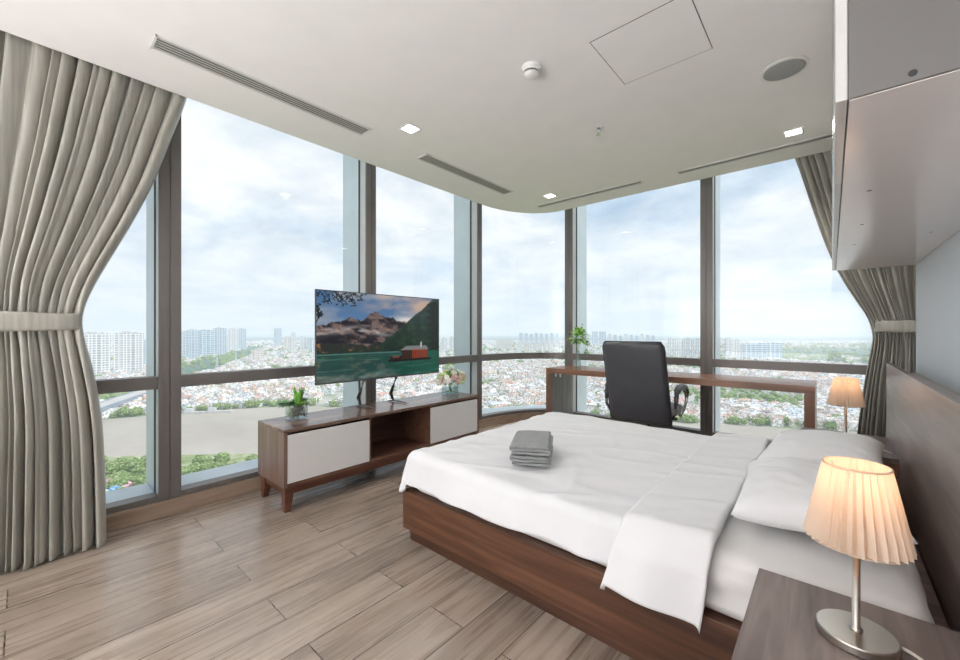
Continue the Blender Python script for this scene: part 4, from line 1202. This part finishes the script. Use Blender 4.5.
me=bpy.data.meshes.new('city_greenery'); me.from_pydata(V,[],F); me.materials.append(M['tree_near'])
o=bpy.data.objects.new('city_greenery',me); C.objects.link(o); tag(o,'scattered green tree clumps among the city houses','trees',kind='stuff')
# towers
def tower(px0,px1,ytop,ybase,mat,label,group=None,crown=True,depth=.6):
    D=E*FPX/(ybase-CY); pc=(px0+px1)/2
    p=Fv*D+Rv*(pc-CX)/FPX*D; wd=(px1-px0)/FPX*D; h=E-(ytop-CY)*D/FPX
    a=atan2(p.y,p.x)-pi/2; dp=max(16,wd*depth)
    wd*=cos(a+pi/2-pi/2-TH*0) if False else 1
    t=thing('apartment_tower',label,'building',(p.x,p.y,GZ),group); t.rotation_euler.z=a
    m=MB(); w2=wd/2*.94
    m.v=[];m.f=[]; m.box(-w2,-dp/2,0,w2,dp/2,h)
    if wd>28:
        m.box(-w2*.62,-dp/2-2.5,0,-w2*.30,-dp/2,h*.985).box(w2*.30,-dp/2-2.5,0,w2*.62,-dp/2,h*.985)
    def bl(m,nm,mt):
        me=bpy.data.meshes.new(nm); me.from_pydata(m.v,[],m.f); me.materials.append(mt); o=bpy.data.objects.new(nm,me); C.objects.link(o); o.parent=t; return o
    bl(m,'tower_block',M[mat])
    if crown:
        c=MB().box(-w2*.5,-dp*.3,h,w2*.15,dp*.3,h+5).box(w2*.3,-dp*.2,h,w2*.55,dp*.2,h+3.5)
        bl(c,'roof_plant',M['house'] if False else M['road'])
gl='towers beyond the left window'
tower(82,107,333.5,376,'tower_white','broad white apartment tower nearest the left curtain',gl)
tower(117,141,333,374,'tower_white','white apartment tower left of the wide window mullion',gl)
tower(143,151,340,368,'tower_blue','narrow pale tower beside the wide window mullion',gl)
tower(176,187,331.5,360,'tower_blue','pale blue tower just right of the wide window mullion',gl)
tower(186,199,330,359,'tower_blue','pale blue slab tower in the left cluster',gl)
tower(199,212,330.3,358,'tower_glass','bluish slab tower in the middle of the left cluster',gl)
tower(214,226,328.3,355,'tower_blue','taller grey blue tower in the left cluster',gl)
tower(228,238,328.8,351,'tower_white','white tower with a roof plant in the left cluster',gl)
tower(236,246,328.5,350,'tower_blue','rightmost grey tower of the left cluster',gl)
tower(252,264,350,363,'tower_cream','low cream block in front of the green belt',gl)
tower(274,281.5,328.5,347,'tower_blue','slim lone grey tower between the left cluster and the television',gl)
tower(284,292,337,351,'tower_cream','short cream tower left of the television',gl)
tower(291,295.5,333,351,'tower_white','slim white tower near the television edge',gl)
tower(300,306,337,350,'tower_white','low pale tower next to the television edge',gl)
tower(307,312,337.5,350,'tower_blue','low blue grey tower next to the television edge',gl)
tower(312,318,341,361,'tower_white','white block half hidden by the television',gl)
for i,(a,b,yt,yb) in enumerate(((441,447,338,352),(449,455,337,352),(456,461,339,353))):
    tower(a,b,yt,yb,'tower_white','pale tower seen between the television and the third mullion','towers beside the television')
gc='towers beyond the rounded corner window'
for i in range(7):
    tower(496+i*2.4,498.2+i*2.4,339.5,349.5,'tower_cream','cream block in the left row of the rounded window view',gc,False)
for i in range(8):
    tower(519+i*5.1,522.8+i*5.1,332.8+(i%3)*.6,345,'tower_blue','grey tower in the long back row of the rounded window view',gc,False)
for i in range(9):
    tower(518+i*4.9,521.8+i*4.9,341.5,352,'tower_cream' if i%2 else 'tower_white','pale block in the front row of the rounded window view',gc,False)
gd='towers beyond the desk window'
for i,(a,b,yt,yb,mt) in enumerate(((592,598,331.5,345,'tower_glass'),(599,606,331.5,345,'tower_blue'))):
    tower(a,b,yt,yb,mt,'bluish tower group above the desk vase',gd,False)
for i in range(9):
    tower(608+i*5.4,611.5+i*5.4,334+(i%3)*.8,346,'tower_blue' if i%3 else 'tower_white','pale tower in the row seen above the office chair',gd,False)
for i in range(8):
    tower(668+i*4.6,671.6+i*4.6,338+(i%2)*1.3,357,'tower_white','white tower in the row left of the far window mullion',gd,False)
for i,(a,b,yt,yb,mt,lb) in enumerate(((725,732,338.5,359,'tower_white','white tower just right of the far window mullion'),(734,740,340,360,'tower_white','second white tower right of the far window mullion'),(741,745,344,360,'tower_blue','slim blue tower beside the glassy block'),(746,757,343.5,361,'tower_glass','left half of the glassy office block row'),(758,768,343,361,'tower_glass','middle of the glassy office block row'),(769,781,342.5,361,'tower_glass','right end of the glassy office block row'))):
    tower(a,b,yt,yb,mt,lb,gd,i<3)
# viaduct over the river at the left
def bridge():
    a,b=spot(60,432),spot(168,391); d=(b-a).normalized(); n=Vector((-d.y,d.x,0))
    t=thing('road_bridge','long road viaduct meeting the river seen left of the wide mullion','bridge',(a.x,a.y,GZ))
    zt=16
    def pr(w,z0,z1,s0=0,s1=1,o=0):
        p0=a+(b-a)*s0+n*o; p1=a+(b-a)*s1+n*o
        return [(p0+n*w).to_tuple()[:2],(p0-n*w).to_tuple()[:2],(p1-n*w).to_tuple()[:2],(p1+n*w).to_tuple()[:2]],GZ+z0,GZ+z1
    MB().prism(*pr(13,zt,zt+1)).build('deck',M['road'],t)
    MB().prism(*pr(1,zt-4,zt+2.2,o=13)).prism(*pr(1,zt-4,zt+2.2,o=-13)).build('parapet',M['bridge'],t)
    for k in range(14):
        p=a+(b-a)*(k+.5)/14
        MB().box(p.x-2.5,p.y-7,GZ,p.x+2.5,p.y+7,GZ+zt).build('pier',M['bridge'],t)
bridge()
def barge(px,py,L_,label):
    p=spot(px,py); d=Rv
    t=thing('barge',label,'boat',(p.x,p.y,GZ+.8)); t.rotation_euler.z=TH+.15
    m=MB(); m.prism([(-L_/2,-4),(L_/2-6,-4),(L_/2,0),(L_/2-6,4),(-L_/2,4)],0,3)
    me=bpy.data.meshes.new('hull'); me.from_pydata(m.v,[],m.f); me.materials.append(M['road']); o=bpy.data.objects.new('hull',me); C.objects.link(o); o.parent=t
    m=MB().box(-L_/2+2,-3,3,-L_/2+12,3,8); me=bpy.data.meshes.new('cabin'); me.from_pydata(m.v,[],m.f); me.materials.append(M['pylonm']); o=bpy.data.objects.new('cabin',me); C.objects.link(o); o.parent=t
barge(196,414,34,'pale barge moored by the far bank at the left of the wide left pane')
barge(222,413,42,'longer pale barge moored by the far bank right of the other barge')
# pylons over the green belt
for k,(px,py,yt) in enumerate(((217,374,357),(236,366,352))):
    p=spot(px,py); D=p.dot(Fv); h=(py-yt)*D/FPX; t=thing('power_pylon',['slim lattice mast rising from the green belt, the left one','slim lattice mast rising from the green belt, the right one'][k],'mast',(p.x,p.y,GZ))
    m=MB(); z0=GZ
    for sx in (-1,1):
        for sy in (-1,1): m.tube([(p.x+sx*4,p.y+sy*4,z0),(p.x+sx*.6,p.y+sy*.6,z0+h)],.5,4)
    m.build('lattice',M['pylonm'],t)
    MB().box(p.x-7,p.y-.5,z0+h*.82,p.x+7,p.y+.5,z0+h*.84).build('cross_arm',M['pylonm'],t)

# ------------------------------------------------------------------ sky
W=bpy.data.worlds.new('sky'); S.world=W; W.use_nodes=True; nt=W.node_tree; nt.nodes.clear()
def WN(t,**k):
    n=nt.nodes.new('ShaderNode'+t)
    for a,b in k.items(): setattr(n,a,b)
    return n
L=nt.links.new
out=WN('OutputWorld'); bg=WN('Background'); L(bg.outputs[0],out.inputs[0])
tc=WN('TexCoord'); sp=WN('SeparateXYZ'); L(tc.outputs['Generated'],sp.inputs[0])
mz=WN('Math',operation='MAXIMUM'); mz.inputs[1].default_value=0; L(sp.outputs[2],mz.inputs[0])
az=WN('Math',operation='ADD'); az.inputs[1].default_value=.22; L(mz.outputs[0],az.inputs[0])
dx=WN('Math',operation='DIVIDE'); L(sp.outputs[0],dx.inputs[0]); L(az.outputs[0],dx.inputs[1])
dy=WN('Math',operation='DIVIDE'); L(sp.outputs[1],dy.inputs[0]); L(az.outputs[0],dy.inputs[1])
cb=WN('CombineXYZ'); L(dx.outputs[0],cb.inputs[0]); L(dy.outputs[0],cb.inputs[1])
def wnoise(scale,det,rough,off_):
    mp=WN('Mapping'); mp.inputs['Scale'].default_value=(scale,scale,scale); mp.inputs['Location'].default_value=off_; L(cb.outputs[0],mp.inputs[0])
    n=WN('TexNoise'); n.inputs['Scale'].default_value=1; n.inputs['Detail'].default_value=det; n.inputs['Roughness'].default_value=rough; n.inputs['Distortion'].default_value=.25; L(mp.outputs[0],n.inputs['Vector']); return n
n1=wnoise(1.15,8,.55,(3.1,1.7,0)); n2=wnoise(2.3,8,.58,(9.2,4.4,0))
cr=WN('ValToRGB'); e=cr.color_ramp.elements; e[0].position=.36; e[0].color=(.64,.76,.88,1); e[1].position=.50; e[1].color=(.93,.945,.96,1)
L(n1.outputs[0],cr.inputs[0])
cr2=WN('ValToRGB'); e=cr2.color_ramp.elements; e[0].position=.36; e[0].color=(.66,.73,.81,1); e[1].position=.60; e[1].color=(1.0,1.0,1.0,1)
L(n2.outputs[0],cr2.inputs[0])
mm=WN('MixRGB',blend_type='MULTIPLY'); mm.inputs[0].default_value=.85; L(cr.outputs[0],mm.inputs[1]); L(cr2.outputs[0],mm.inputs[2])
hz=WN('MapRange'); hz.inputs[1].default_value=0; hz.inputs[2].default_value=.28; hz.inputs[3].default_value=.92; hz.inputs[4].default_value=0; L(mz.outputs[0],hz.inputs[0])
mh=WN('MixRGB'); L(hz.outputs[0],mh.inputs[0]); L(mm.outputs[0],mh.inputs[1]); mh.inputs[2].default_value=(.78,.86,.92,1)
L(mh.outputs[0],bg.inputs[0]); bg.inputs[1].default_value=.86

# ------------------------------------------------------------------ lights
def area(name,loc,rot,sx,sy,e,col=(1,1,1)):
    l=bpy.data.lights.new(name,'AREA'); l.shape='RECTANGLE'; l.size=sx; l.size_y=sy; l.energy=e; l.color=col
    o=bpy.data.objects.new(name,l); C.objects.link(o); o.location=loc; o.rotation_euler=rot; return o
sun=bpy.data.lights.new('veiled_sun','SUN'); sun.energy=1.6; sun.angle=.6; sun.color=(1,.97,.92)
so_=bpy.data.objects.new('veiled_sun',sun); C.objects.link(so_); so_.rotation_euler=(radians(38),0,radians(-60+180))
area('wall_fill_light',(-1.4,-2.6,1.4),(radians(-90),0,0),3.6,2.0,140,(.98,.99,1))
area('ceiling_fill_light',(-1.1,-2.4,.6),(radians(180),0,0),3.0,3.0,100,(.98,.99,1))
for x,y in ((-2.31,1.86),(-2.31,3.79),(-.21,3.77)):
    l=bpy.data.lights.new('downlight_beam','SPOT'); l.energy=26; l.spot_size=radians(150); l.spot_blend=.8; l.shadow_soft_size=.04; l.color=(1,.95,.88)
    o=bpy.data.objects.new('downlight_beam',l); C.objects.link(o); o.location=(x,y,HC-.02)
